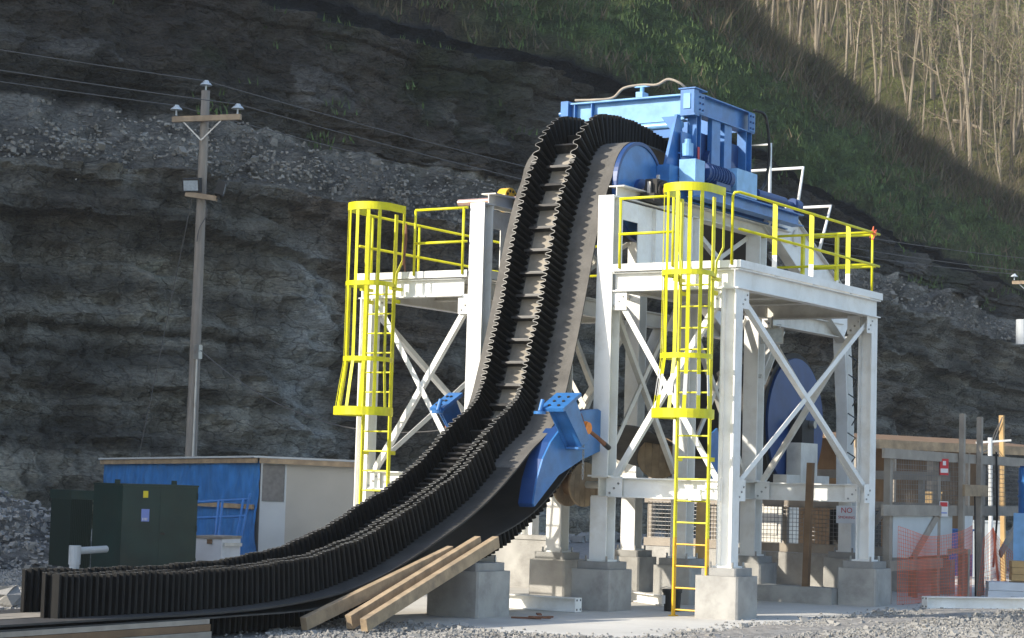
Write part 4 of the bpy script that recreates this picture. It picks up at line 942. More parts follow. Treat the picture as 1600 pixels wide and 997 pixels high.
def on_ground_beam(p0, p1, w_, h, name, label, mat='white'):
    o = thing(name, (p0[0], p0[1], 0), label, 'steel beam'); p0, p1 = V3(p0), V3(p1); p0[2] = p1[2] = h/2+.004
    m = MB(); m.ibeam(p0, p1, w_, h, .016, .012); m.build('beam', mat, o); d = (p1-p0)/np.linalg.norm(p1-p0)
    for q, s in ((p0, -1), (p1, 1)):
        m = MB(); m.bar(q+d*s*.001, q+d*s*.016, w_+.03, h+.0); e = m.build('end_plate', mat, o)
        m = MB(); _, a, u = frame(d)
        for i in (-1, 1):
            for j in (-1, 1): c = q+d*s*.016+a*i*w_*.33+u*j*h*.33; m.cyl(c, c+d*s*.004, .016, n=8)
        tag(m.build('bolt_holes', 'black', e), kind='stuff')
on_ground_beam((-3.6, -.80, 0), (-2.03, -.72, 0), .16, .2, 'steel_beam', 'white flanged beam lying on the pad against the middle pier')
on_ground_beam((-3.1, 2.6, 0), (-1.9, 1.75, 0), .14, .15, 'steel_channel', 'short white beam lying on the pad behind the bucket')
on_ground_beam(onz(1444, 951)+np.array([.02, 0, 0]), onz(1444, 951)+np.array([1.9, 2.1, 0]), .16, .19, 'steel_beam', 'long white beam lying in the sun on the gravel edge')
bk = thing('bucket', (-1.30, .75, 0), 'black plastic bucket with white label beside the ladder foot', 'bucket')
m = MB(); m.cyl((-1.30, .75, .005), (-1.30, .75, .30), .115, .135, 24); m.cyl((-1.30, .75, .27), (-1.30, .75, .30), .145, n=24); m.build('body', 'black', bk)
m = MB(); m.cyl((-1.30, .75, .301), (-1.30, .75, .32), .147, n=24); m.build('lid', 'black', bk)
m = MB(); m.rotbox((-1.39, .655, .17), (.13, .006, .12), -.76); m.build('label_sheet', 'white_plastic', bk)
m = MB(); m.tube([(-1.44, .72, .28), (-1.42, .60, .33), (-1.32, .60, .36), (-1.2, .66, .33)], .005, 5); m.build('handle', 'steel', bk)
pier(-2.60, -2.66, 'isolated concrete pier in front of the tower under the rising belt', .41, .72)
for k, (dx, dy, a) in enumerate(((.25, .25, .4), (.42, .4, 1.2), (.55, .15, .2), (.3, .5, 2.2))):
    m = MB(); m.rotbox((-2.0+dx*.9, -2.75+dy, .012+.014*k), (.4-.05*k, .06, .022), a); tag(m.build('scrap_bar', 'rust'), 'rusty scrap bar on the pad beside the isolated pier', 'scrap', 'rusty scrap bars beside the isolated pier')
m = MB(); m.bx(-7.3, -5.6, 4.3, 4.5, -.02, .82); m.bx(-7.32, -5.58, 4.28, 4.52, .822, .90); tag(m.build('concrete_wall', 'concrete'), 'low concrete wall standing behind the belt under the tower', 'wall')
# brown prop post at the rear girder
m = MB(); m.bx(-1.75, -.45, 4.55, 4.95, -.02, .26); tag(m.build('concrete_strip', 'concrete'), 'low concrete strip under the rear girder', 'kerb')
m = MB(); m.bar((-.97, 4.72, .262), (-.92, 4.72, 2.25), .10, .10); tag(m.build('timber_prop', 'wood_dark'), 'brown timber prop leaning at the rear girder', 'timber post')
m = MB(); m.bar((-1.95, 2.9, .05), (-1.93, 2.9, 1.62), .16, .09); tag(m.build('plank', 'wood_orange'), 'orange plank standing upright behind the ladder', 'plank')
# planks propped under the belt
for k, (a, b, wd, ht, lb) in enumerate((((-2.22, -6.70, .02), (-2.16, -3.75, .82), .09, .15, 'timber nearest the belt among the three props under it'),
        ((-1.97, -6.15, .02), (-2.03, -3.30, .93), .09, .17, 'middle timber of the three props under the belt'), ((-1.66, -6.28, .02), (-1.90, -3.08, .95), .09, .15, 'outermost timber of the three props under the belt'))):
    a, b = V3(a), V3(b); m = MB(); d, s_, u = frame(b-a); m.sweep(a+u*ht/2, b+u*ht/2, [(-wd/2, -ht/2), (wd/2, -ht/2), (wd/2, ht/2), (-wd/2, ht/2)])
    tag(m.build('timber_prop', 'wood'), lb, 'timber', 'timbers propping the belt')
# timber crib under the belt end
cr = thing('timber_crib', (-3.1, -10.5, 0), 'rough timber crib carrying the low end of the belt', 'timber crib')
for k, (z0, z1) in enumerate(((.0, .075), (.08, .155), (.16, .212))):
    for x in (-2.36, -3.84): m = MB(); m.bx(x-.09, x+.09, -13.0, -8.30-.02*k, z0, z1); m.build('beam', 'wood_dark' if k == 1 else 'wood_grey', cr)
# ------------------------------------------------------------------ shed, transformer and the left yard
def P2(x, d): p = onz_d(x, d); p[2] = 0; return p
A, B = P2(402, 39.), P2(158, 45.); E_ = P2(572, 38.6)
sh = thing('site_shed', A, 'low shed with a blue tarpaulin wall and beige side wall under the cliff', 'shed')
def wallbox(m, p, q, z0, z1, z2=None, t=.08):
    d, s_, u = frame(V3(q)-V3(p)); z2 = z1 if z2 is None else z2
    m.prism([(p[0], p[1], z0), (q[0], q[1], z0), (q[0], q[1], z2), (p[0], p[1], z1)], -s_*t if (s_@(CAM-V3(p))) > 0 else s_*t)
def bumpy(p, q, z0, z1, z2, name, mat, par, amp=.10, nx=150, nz=44):
    d, s_, u = frame(V3(q)-V3(p)); s_ = s_ if s_@(CAM-V3(p)) > 0 else -s_
    t = np.linspace(0, 1, nx)[None]; v = np.linspace(0, 1, nz)[:, None]; top = z1+(z2-z1)*t
    Z = z0+(top-z0)*v; L = np.linalg.norm(V3(q)-V3(p))
    dsp = amp*(fbm(t*L*1.6+v*1.4, v*3+t*L*.3, 5, 1)+.6*np.abs(fbm(t*L*2.2-v*1.7, v*1.2, 3, 2)))
    Pm = V3(p)[None, None]+(V3(q)-V3(p))[None, None]*t[..., None]*np.ones((nz, 1, 1))+s_*(.03+np.maximum(dsp, -.018)*.8)[..., None]; Pm[..., 2] = Z
    o = grid_mesh(name, Pm-V3(par.location), None, mat, True); o.parent = par; return o
m = MB(); wallbox(m, A, B, 0, 2.12, 2.02); m.build('wall', 'wood_grey', sh)
bumpy(A, B, .05, 2.06, 1.96, 'tarpaulin', 'tarp', sh)
Cc = A+(E_-A)*.24
m = MB(); wallbox(m, A, Cc, 0, 2.12); pn = m.build('door_panel', 'panel_grey', sh)
d_, s2, u2 = frame(Cc-A); s2 = s2 if s2@(CAM-A) > 0 else -s2
m = MB(); a0, a1 = A+(Cc-A)*.08+s2*.004, A+(Cc-A)*.92+s2*.004; m.prism([(a0[0], a0[1], 1.30), (a1[0], a1[1], 1.30), (a1[0], a1[1], 2.0), (a0[0], a0[1], 2.0)], s2*.02); m.build('vent_grille', 'mill_grey', pn)
m = MB(); wallbox(m, Cc, E_, 0, 2.12, 2.08); m.build('side_wall', 'beige', sh)
m = MB(); q0 = A+(B-A)*.0; 
for zz, ma in ((1.18, 'wood'),):
    a0, a1 = A+(B-A)*.01+np.array([0, 0, zz]), A+(B-A)*.42+np.array([0, 0, zz]); dd, ss_, uu = frame(a1-a0); ss_ = ss_ if ss_@(CAM-A) > 0 else -ss_
    m.bar(a0+ss_*.10, a1+ss_*.10, .04, .09); m.build('batten', ma, sh)
back = (E_-A); roof = [A-back*.02, B-back*.02, B+back*1.0, E_+back*.02]
m = MB(); s3 = frame(B-A)[1]; s3 = s3 if s3@(CAM-A) > 0 else -s3
zr_ = [2.125, 2.025, 2.0, 2.085]; m.add([(*(p[:2]+s3[:2]*.12*(i < 2)), z+dz) for dz in (0, .035) for i, (p, z) in enumerate(zip(roof, zr_))], [(0, 1, 2, 3), (7, 6, 5, 4), (0, 4, 5, 1), (1, 5, 6, 2), (2, 6, 7, 3), (3, 7, 4, 0)]); m.build('roof', 'panel_grey', sh)
for p, q, z1, z2 in ((A, B, 2.07, 1.97), (A, E_, 2.07, 2.03)):
    dd, ss_, uu = frame(q-p); ss_ = ss_ if ss_@(CAM-A) > 0 else -ss_; m = MB(); m.bar(p+ss_*.095+np.array([0, 0, z1]), q+ss_*.095+np.array([0, 0, z2]), .04, .095); m.build('fascia_board', 'wood', sh)
# blue scaffold frame leaning on the tarp
sf = thing('scaffold_frame', P2(350, 38.5), 'blue tubular scaffold frame leaning on the tarpaulin wall', 'scaffold frame')
def sfp(x, y): t = (845-y)/75.; return at(x, y, 37.6+.7*t)
g = lambda u, v: sfp(303+(389-303)*u-(1-v)*14*u, 850-(850-780-5*(1-u))*v)
for u in (-.05, .45, .52, .9, 1.0): m = MB(); m.cyl(g(u, -.0), g(u, 1.12 if u in (-.05, 1.0) else 1.0), .026, n=8); m.build('tube', 'blue', sf)
for v in (0.15, .62, 1.0): m = MB(); m.cyl(g(-.05, v), g(1.0, v), .026, n=8); m.build('tube', 'blue', sf)
for u in (.1, .75): m = MB(); p = g(u, 0.0); m.cyl((p[0], p[1], 0), p, .017, n=8); m.build('leg', 'blue', sf)
# white crate
wc = thing('crate', P2(340, 37), 'battered white wooden crate with a weathered lid in front of the tarpaulin', 'crate')
ca, cb = P2(303, 37.), P2(345, 36.8); ce = P2(374, 37.5)
m = MB(); m.prism([ca, cb, ce, ce+ca-cb], (0, 0, .62)); m.build('box', 'white_plastic', wc)
m = MB(); cc = (ca+ce)/2; m.prism([cc+(p-cc)*1.04+np.array([0, 0, .621]) for p in (ca, cb, ce, ce+ca-cb)], (0, 0, .05)); m.build('lid', 'wood_grey', wc)
m = MB(); q = cb*.45+ce*.55; m.bar(cb+(ce-cb)*.1+np.array([.03, -.03, .53]), ce+np.array([.05, -.03, .51]), .03, .06); m.build('handle_rail', 'white_dirty', wc)
m = MB(); q = ca+(cb-ca)*.55; m.box(q+np.array([0, -.012, .57]), (.11, .02, .08)); m.build('latch', 'wood_dark', wc)
# transformer cabinet
ta, tb_, tc_ = P2(186, 34.3), P2(304, 34.9), P2(141, 35.3)
tr = thing('transformer', ta, 'dark green metal transformer cabinet with cooling fins and warning stickers', 'transformer')
dx_ = (tb_-ta); dyv = (tc_-ta)
m = MB(); m.prism([ta, tb_, tb_+dyv, ta+dyv], (0, 0, 1.555)); m.build('tank', 'green_box', tr)
cc = ta+(dx_+dyv)/2; m = MB(); m.prism([cc+(p-cc)*1.015+np.array([0, 0, 1.556]) for p in (ta, tb_, tb_+dyv, ta+dyv)], (0, 0, .03)); m.build('lid', 'green_box', tr)
fd, fs, fu = frame(dx_); fs = fs if fs@(CAM-ta) > 0 else -fs
def sticker(px0, px1, z0, z1, mat, name, base=ta, dr=dx_, ex=.004):
    m = MB(); a, b = base+dr*px0+fs*.0005, base+dr*px1+fs*.0005; m.prism([(a[0], a[1], z0), (b[0], b[1], z0), (b[0], b[1], z1), (a[0], a[1], z1)], fs*ex); return m.build(name, mat, tr)
sticker(.27, .335, 1.36, 1.475, 'sign_yellow', 'warning_sticker'); sk = sticker(.255, .36, .96, 1.17, 'sign_blue', 'number_plate')
m = MB()
for k in range(4): a = ta+dx_*(.275+.018*k)+fs*.006; m.box(a+np.array([0, 0, 1.0]), (.012, .004, .045))
m.build('lettering', 'sign_white', sk)
sticker(.0, .004, .05, 1.55, 'green_dark', 'door_seam'); sticker(.5, .503, .05, 1.5, 'green_dark', 'door_seam')
m = MB(); a = ta+dx_*.54+fs*.02+np.array([0, 0, .76]); m.box(a, (.10, .03, .03)); m.build('door_handle', 'dark', tr)
for zz in (.25, .8, 1.35): sticker(.985, 1.0, zz, zz+.1, 'green_dark', 'hinge', ex=.02)
for u_ in (.12, .88):
    m = MB(); a = ta+dx_*u_+dyv*.5; m.box(a+np.array([0, 0, 1.62]), (.10, .03, .07)); m.build('lifting_lug', 'green_box', tr)
# cooling fins on the left end
ra = ta+dyv; rd = P2(106, 35.6)-ra; 
m = MB(); m.prism([ra+np.array([0, 0, 1.28]), ra+rd+np.array([0, 0, 1.28]), ra+rd+dyv*.8+np.array([0, 0, 1.28]), ra+dyv*.8+np.array([0, 0, 1.28])], (0, 0, .16)); m.build('radiator_header', 'green_box', tr)
for k in range(12): m = MB(); p = ra+rd*(k+.5)/12.; m.prism([p+np.array([0, 0, .1]), p+dyv*.75+np.array([0, 0, .1]), p+dyv*.75+np.array([0, 0, 1.279]), p+np.array([0, 0, 1.279])], rd/12*.35); m.build('cooling_fin', 'green_dark', tr)
pp = at(117, 861, 33.6); p2 = at(166, 858, 34.2); m = MB(); m.tube([(pp[0], pp[1], 0), (pp[0], pp[1], pp[2]-.05)], .085, 14); m.tube([pp, p2], .06, 12); m.cyl(pp-np.array([0, 0, .22]), pp+np.array([0, 0, .09]), .10, n=14); tag(m.build('conduit_elbow', 'pvc', smooth=False), 'pale grey plastic conduit elbow in front of the transformer', 'pipe')
# rubble heap on the left
def heap():
    m = MB(); R_ = random.Random(3); c = P2(-75, 39)
    n = 170; rr = np.linspace(-1, 1, n); X, Y = np.meshgrid(rr, rr); r = np.hypot(X, Y)
    Z = np.clip(1-r, 0, 1)*1.75+fbm(X*5, Y*5, 6, 1)*.30*(r < 1)-.12
    Pm = np.stack([c[0]+(RH[0]*X+FH[0]*Y)*3.6, c[1]+(RH[1]*X+FH[1]*Y)*3.6, Z], -1)
    Cc_ = np.ones((n, n, 1))*np.array([.26, .255, .24])*(.6+.8*np.clip(fbm(X*9, Y*9, 4, 2)+.5, 0, 1))[..., None]
    o = grid_mesh('rubble_heap', Pm, Cc_, 'rock'); tag(o, 'heap of grey crushed rock against the cliff foot', 'rock heap')
    st = MB(); oct_ = [(1, 0, 0), (-1, 0, 0), (0, 1, 0), (0, -1, 0), (0, 0, 1), (0, 0, -1)]; of = [(0, 2, 4), (2, 1, 4), (1, 3, 4), (3, 0, 4), (2, 0, 5), (1, 2, 5), (3, 1, 5), (0, 3, 5)]
    for k in range(7000):
        i, j = R_.randrange(n), R_.randrange(n); p = Pm[i, j]
        if p[2] < 0: continue
        s = R_.choice((.02, .025, .03, .04, .07)); p = p+np.array([R_.gauss(0, .08), R_.gauss(0, .08), 0]); rock_lump(st, p, s, R_)
    s = st.build('loose_stones', 'stone', o); s['kind'] = 'stuff'
heap()
# foot-of-cliff talus, so that the wall does not meet the yard in a line
def talus():
    R_ = random.Random(8); st = MB(); oct_ = [(1, 0, 0), (-1, 0, 0), (0, 1, 0), (0, -1, 0), (0, 0, 1), (0, 0, -1)]; of = [(0, 2, 4), (2, 1, 4), (1, 3, 4), (3, 0, 4), (2, 0, 5), (1, 2, 5), (3, 1, 5), (0, 3, 5)]
    for k in range(5000):
        x = R_.uniform(-40, 1620); d = np.interp(x, ST, D0)-abs(R_.gauss(0, 1.3)); p = P2(x, d); s = R_.choice((.04, .06, .08, .11, .2))
        rock_lump(st, p+np.array([0, 0, s*.3]), s*1.2, R_)
    tag(st.build('talus', 'stone'), 'fallen stones along the foot of the cliff', 'stones', None, 'stuff')
talus()
bo = P2(8, 26.5); m = MB(); R_ = random.Random(2)
pts = [(math.cos(a+b)*math.cos(b), math.sin(a+b)*math.cos(b), math.sin(b)) for b in (-1.2, -.5, .2, .9) for a in np.linspace(0, 6.28, 7)[:-1]]
m.v = [tuple(bo+np.array(p)*np.array([.28, .22, .2])*R_.uniform(.75, 1.2)+np.array([0, 0, .14])) for p in pts]
for r in range(3):
    for k in range(6): m.f.append((r*6+k, r*6+(k+1) % 6, r*6+6+(k+1) % 6, r*6+6+k)); m.m.append(0)
m.f += [tuple(range(6))[::-1], tuple(range(18, 24))]; m.m += [0, 0]
tag(m.build('boulder', 'stone'), 'pale boulder on the gravel beyond the end of the belt', 'boulder')

# ------------------------------------------------------------------ power poles and lines
def utility_pole(base, h, label, lamps=True, can=False):
    o = thing('utility_pole', base, label, 'utility pole'); b = V3(base)
    m = MB(); m.tube([b+np.array([0, 0, z]) for z in np.linspace(-.3, h, 9)], np.linspace(.14, .095, 9), 12); m.build('pole', 'pole_wood', o, smooth=True)
    arm = np.array([RH[0], RH[1], 0])*.97+np.array([FH[0], FH[1], 0])*-.22; arm /= np.linalg.norm(arm); out = np.cross(arm, (0, 0, 1.))
    z = h-.62; fr = b-out*.16*np.sign(out@(b-CAM))
    m = MB(); m.bar(fr+arm*-.68+np.array([0, 0, z-.04]), fr+arm*.90+np.array([0, 0, z+.0]), .10, .12); ar = m.build('crossarm', 'arm_wood', o)
    for s in (-1, 1): m = MB(); m.bar(fr+arm*.45*s+np.array([0, 0, z-.07]), fr+np.array([0, 0, z-.5]), .012, .03); m.build('arm_brace', 'steel', o)
    tops = []
    for q, zz in ((fr+arm*-.60, z+.05), (fr+arm*.82, z+.06), (b, h)):
        m = MB(); m.cyl(q+np.array([0, 0, zz-.0]), q+np.array([0, 0, zz+.14]), .02, n=8); m.cyl(q+np.array([0, 0, zz+.12]), q+np.array([0, 0, zz+.17]), .14, .10, 16); m.cyl(q+np.array([0, 0, zz+.17]), q+np.array([0, 0, zz+.23]), .08, .05, 14); m.build('insulator', 'ceramic', o); tops.append(q+np.array([0, 0, zz+.22]))
    if lamps:
        zl = h-2.35; m = MB(); m.bar(fr+arm*-.30+np.array([0, 0, zl+.05]), fr+arm*.42+np.array([0, 0, zl-.06]), .09, .11); m.build('lamp_arm', 'arm_wood', o)
        for q, az in ((fr+arm*-.16+np.array([0, 0, zl+.24]), 0.0), (fr+arm*.5+np.array([0, 0, zl+.16]), 1.9)):
            f = -out*np.sign(out@(b-CAM)); f = np.array([f[0]*math.cos(az)-f[1]*math.sin(az), f[0]*math.sin(az)+f[1]*math.cos(az), -.25]); f /= np.linalg.norm(f); d, s_, u = frame(f)
            m = MB(); m.box(q, (.18, .40, .30), (d, s_, u)); m.bar(q-u*.15, q-u*.24, .06, .06); l = m.build('floodlight', 'dark', o)
            m = MB(); m.box(q+d*.092, (.006, .33, .22), (d, s_, u)); m.build('lens', 'glass_grey', l)
        m = MB(); m.tube(cat([fr+arm*.15+np.array([0, 0, zl-.05]), fr+arm*.2+np.array([0, 0, zl-.4]), fr+arm*.05+np.array([0, 0, zl-.7]), fr+np.array([0, 0, zl-1.0])]), .012, 5); m.build('lamp_cable', 'cable', o)
        m = MB(); m.tube([fr+arm*.11+np.array([0, 0, 0.]), fr+arm*.11+np.array([0, 0, h-5.9])], .03, 8); m.build('riser_conduit', 'steel', o)
        m = MB(); m.box(fr+arm*.13+np.array([0, 0, h-5.75]), (.14, .12, .3)); m.build('splice_box', 'steel', o)
    if can:
        m = MB(); q = fr+arm*-.28; m.cyl(q+np.array([0, 0, h-2.9]), q+np.array([0, 0, h-2.0]), .25, n=20); m.build('transformer_can', 'pvc', o)
    return tops
pb1 = P2(292, 44.); T1 = utility_pole(pb1, 10.15, 'weathered wooden utility pole with crossarm and two floodlights behind the shed')
pb2 = P2(1608, 73.); T2 = utility_pole(pb2, 10.1, 'distant utility pole with crossarm and grey transformer can at the cliff foot', False, True)
off = pb2-pb1
for k, nm in enumerate(('outer crossarm end beside the cliff', 'inner crossarm end', 'pole top')):
    for seg, (a, b) in enumerate(((T1[k], T2[k]), (T1[k]-off*1.0, T1[k]))):
        n = 40; pts = [a*(1-t)+b*t-np.array([0, 0, .55*4*t*(1-t)]) for t in np.linspace(0, 1, n)]
        m = MB(); m.tube(pts, .011, 5); tag(m.build('power_line', 'cable', smooth=True), 'thin power line strung from the '+['far crossarm end', 'sunlit crossarm end', 'pole top'][k]+[' toward the distant pole', ' away from the tower'][seg], 'power line', 'power lines between the utility poles')
a = pb1+np.array([0, 0, 9.0]); g0 = at(192, 735, 46.); g0 = V3((g0[0], g0[1], 0)); m = MB(); m.tube([a, a+(g0-a)*.5, g0], .010, 5); tag(m.build('guy_wire', 'cable'), 'slanting guy wire staying the wooden utility pole', 'guy wire')
m = MB(); pts = [pb1+np.array([0, 0, 4.55])+(V3((-4.5, 3, 3.3))-(pb1+np.array([0, 0, 4.55])))*t-np.array([0, 0, 1.2*4*t*(1-t)]) for t in np.linspace(0, 1, 24)]; m.tube(pts, .010, 5); tag(m.build('service_cable', 'cable'), 'sagging service cable from the utility pole to the tower', 'cable')

# ------------------------------------------------------------------ right-hand yard: timber frames, netting, signs
def mesh_panel(o, f, w_, h, cell, r, name, mat, par, sag=None):
    """wire grid over a mapping f(u,v)->point; one mesh"""
    m = MB(); nu, nv = int(w_/cell), int(h/cell)
    def ribbon(pts):
        for a, b in zip(pts[:-1], pts[1:]):
            d, s_, u = frame(b-a, (0.31, .2, .9)); m.add([a-s_*r, a+s_*r, b+s_*r, b-s_*r, a-u*r, a+u*r, b+u*r, b-u*r], [(0, 1, 2, 3), (4, 5, 6, 7)])
    for i in range(nu+1): ribbon([f(i/nu, v) for v in np.linspace(0, 1, 7 if sag else 2)])
    for j in range(nv+1): ribbon([f(u, j/nv) for u in np.linspace(0, 1, 13 if sag else 2)])
    q = m.build(name, mat, par); q['kind'] = 'stuff'; return q
def bd(p0, p1, w_, h, name, mat, par): m = MB(); m.bar(p0, p1, w_, h); return m.build(name, mat, par)
# frame along the pad edge
tf = thing('guard_fence', (0, 8.5, 0), 'weathered timber guard frame with posts and rails behind the corner leg', 'fence')
xf = .0
for y in (5.75, 7.95, 10.2, 12.5): bd((xf, y, 0), (xf, y, 2.36), .11, .13, 'post', 'wood_grey', tf)
for y0, y1 in ((5.3, 9.2), (9.21, 12.9)):
    for z, hh in ((2.44, .16), (1.52, .18)): bd((xf+.085, y0, z), (xf+.085, y1, z), .045, hh, 'rail', 'wood_grey', tf)
bd((xf+.086, 5.6, .62), (xf+.086, 8.0, .62), .05, .17, 'rail', 'wood_grey', tf); bd((xf+.06, 6.7, .72), (xf+.06, 7.8, 1.42), .045, .14, 'diagonal', 'wood_grey', tf); bd((xf+.06, 11.1, .72), (xf+.06, 12.3, 1.42), .045, .14, 'diagonal', 'wood_grey', tf)
m = MB(); m.bx(xf+.03, xf+.05, 5.85, 8.6, .75, 1.43); m.build('plywood_panel', 'panel_grey', tf)
mesh_panel(None, lambda u, v: V3((xf+.055, 5.8+3.2*u, 1.62+.74*v)), 3.2, .74, .075, .0045, 'wire_mesh', 'wire', tf)
mesh_panel(None, lambda u, v: V3((xf+.055, 10.2+2.3*u, 1.62+.74*v)), 2.3, .74, .075, .0045, 'wire_mesh', 'wire', tf)
for y, z1, lb in ((8.75, 3.22, 'tall weathered timber upright on the frame beside the red sign'), (9.65, 3.2, 'tall weathered timber upright on the frame beyond the short tie board')): m = MB(); m.bar((xf+.16, y, .0), (xf+.16, y, z1), .09, .09); tag(m.build('timber_upright', 'wood_grey'), lb, 'timber post')
m = MB(); m.bx(xf+.21, xf+.26, 8.65, 9.85, 1.78, 1.98); tag(m.build('tie_board', 'wood'), 'short board tying two tall timber uprights', 'board')
m = MB(); m.bx(xf+.07, xf+.10, 9.0, 9.5, .75, 1.5); tag(m.build('white_sheet', 'white'), 'narrow white panel standing between the tall uprights', 'sheet')
m = MB(); m.tube([(xf+.22, 9.25, 1.78), (xf+.23, 9.27, .9), (xf+.25, 9.25, .02)], .014, 6); tag(m.build('ground_cable', 'black'), 'black cable hanging from the tie board to the ground', 'cable')
m = MB(); m.tube([(xf+.14, 10.6, 2.6), (xf+.15, 10.65, 1.4), (xf+.14, 10.5, .5)], .02, 6); tag(m.build('drop_cable', 'black'), 'black cable hanging over the far part of the timber frame', 'cable')
def sign(name, c, w_, h, ax, label, mat, bands=()):
    o = thing(name, c, label, 'sign'); d, s_, u = frame(ax); m = MB(); m.box(c, (.012, w_, h), (d, s_, u)); m.build('board', mat, o)
    for (a0, a1, b0, b1, mm) in bands: m = MB(); m.box(V3(c)+d*.008+s_*((a0+a1)/2*w_)+u*((b0+b1)/2*h), (.004, (a1-a0)*w_, (b1-b0)*h), (d, s_, u)); m.build('printed_field', mm, o)
    return o, d, s_, u
def text(o, c, ax, s, size, mat, name='lettering'):
    cu = bpy.data.curves.new(name, 'FONT'); cu.body = s; cu.size = size; cu.align_x = 'CENTER'; cu.align_y = 'CENTER'; cu.extrude = .001
    ob = bpy.data.objects.new(name, cu); COL.objects.link(ob); dg = bpy.context.evaluated_depsgraph_get(); me = bpy.data.meshes.new_from_object(ob.evaluated_get(dg)); bpy.data.objects.remove(ob)
    me.materials.clear(); me.materials.append(MATS[mat]); n = link(name, me, o); d = V3(ax); r = np.cross((0, 0, 1.), d); r /= np.linalg.norm(r); u = np.cross(d, r)
    Mx = Matrix(((r[0], u[0], d[0], c[0]), (r[1], u[1], d[1], c[1]), (r[2], u[2], d[2], c[2]), (0, 0, 0, 1))); n.parent = o; n.matrix_parent_inverse = Matrix.Translation(-Vector(o.location)); n.matrix_basis = Mx; n['kind'] = 'stuff'; return n
so, d, s_, u = sign('no_smoking_sign', V3((-1.45, 7.46, 1.40)), .36, .30, (.6, -.8, 0), 'white no smoking sign with red letters below the rear girder', 'sign_white')
text(so, V3((-1.45, 7.46, 1.47))+d*.009, d, 'NO', .13, 'sign_red'); text(so, V3((-1.45, 7.46, 1.35))+d*.009, d, 'SMOKING', .066, 'sign_red')
so, d, s_, u = sign('red_sign', V3((xf+.13, 7.95, 2.27)), .17, .28, (.8, -.6, 0), 'red and white warning sign high on a timber post', 'sign_red', ((-.44, .44, -.36, -.10, 'sign_white'), (-.18, .18, .10, .36, 'sign_white')))
so, d, s_, u = sign('small_sign', V3((xf+.13, 7.95, 1.55)), .17, .26, (.8, -.6, 0), 'small white sign with a red header low on a timber post', 'sign_white', ((-.42, .42, .16, .44, 'sign_red'), (-.36, .36, -.30, -.22, 'sign_blue')))
# frame across the back, on a low wall, with mesh
m = MB(); m.bx(-6.8, -.4, 9.75, 10.0, -.02, .62); tag(m.build('low_wall', 'concrete'), 'low concrete wall below the mesh fence behind the tower', 'wall')
bf = thing('mesh_fence', (-3, 9.85, .62), 'timber and wire mesh fence standing on the low concrete wall', 'fence')
for x in (-6.6, -5.2, -3.7, -2.3, -1.0): bd((x, 9.86, .625), (x, 9.86, 2.1), .10, .10, 'post', 'wood_grey', bf)
for z in (.71, 1.55, 2.12): bd((-6.7, 9.79, z), (-.45, 9.79, z), .05, .16, 'rail', 'wood_grey', bf)
bd((-2.2, 9.8, .8), (-1.7, 9.8, 1.48), .04, .12, 'diagonal', 'wood_grey', bf)
mesh_panel(None, lambda u, v: V3((-6.6+6.1*u, 9.76, .80+.70*v)), 6.1, .70, .075, .0045, 'wire_mesh', 'wire', bf)
m = MB(); m.bx(-3.0, -2.2, 10.3, 10.9, .0, 1.45); tag(m.build('dark_skip', 'dark'), 'dark metal bin behind the wire mesh', 'bin')
m = MB(); m.bx(-5.2, -4.4, 11.2, 12.0, .0, 1.9); m.bx(-5.1, -4.5, 11.18, 11.2, .9, 1.7); tag(m.build('control_cabinet', 'white_dirty'), 'off-white control cabinet behind the mesh fence', 'cabinet')
m = MB(); m.cyl((-1.35, 10.4, .9), (-1.35, 10.4, 1.25), .13, n=18); m.cyl((-1.35, 10.4, 0), (-1.35, 10.4, .9), .05, n=8); tag(m.build('plastic_jug', 'white_plastic'), 'white plastic jug on a stand behind the no smoking sign', 'jug')
# far lean-to with timber roof edge
lt = thing('lean_to', (0, 18, 0), 'open timber lean-to with a board roof edge against the cliff', 'lean-to')
q0, q1 = P2(1330, 44.), P2(1680, 49.); zq0, zq1 = at(1380, 690, 45.)[2], at(1600, 705, 48.)[2]; dq = (q1-q0)/np.linalg.norm(q1-q0); bk_ = np.array([-dq[1], dq[0], 0]); bk_ = bk_ if bk_@FW > 0 else -bk_
zz0 = (zq0+zq1)/2
m = MB(); m.prism([q0+np.array([0, 0, zz0]), q1+np.array([0, 0, zz0]), q1+bk_*3+np.array([0, 0, zz0+.25]), q0+bk_*3+np.array([0, 0, zz0+.25])], (0, 0, .05)); m.build('roof', 'wood_dark', lt)
bd(q0-bk_*.03+np.array([0, 0, zz0-.03]), q1-bk_*.03+np.array([0, 0, zz0-.03]), .05, .20, 'fascia_board', 'wood', lt)
for t in np.linspace(.02, .98, 7): p = q0+(q1-q0)*t+bk_*.1; bd(p, p+np.array([0, 0, zz0-.01]), .12, .12, 'post', 'wood_grey', lt)
m = MB(); wallbox(m, q0+bk_*2.9, q1+bk_*2.9, 0, zz0+.2); m.build('back_wall', 'wood_dark', lt)
for k, (x, d_, h, wd, mt, lb) in enumerate(((1452, 43.6, 1.8, .45, 'wood_orange', 'orange plywood sheet standing under the lean-to'), (1415, 43.8, 1.5, .5, 'white', 'white panel leaning under the lean-to'), (1540, 45, 1.2, .6, 'panel_grey', 'grey drum cabinet under the lean-to'), (1500, 45, 1.0, .7, 'blue_dark', 'dark blue tank under the lean-to'))):
    p = P2(x, d_); m = MB(); m.rotbox(p+np.array([0, 0, h/2]), (wd, .12, h), .6); m.rotbox(p+np.array([0, 0, h+.02]), (wd+.04, .16, .04), .6); tag(m.build(['plywood_sheet', 'wall_panel', 'cabinet', 'tank'][k], mt), lb, ['sheet', 'panel', 'cabinet', 'tank'][k])
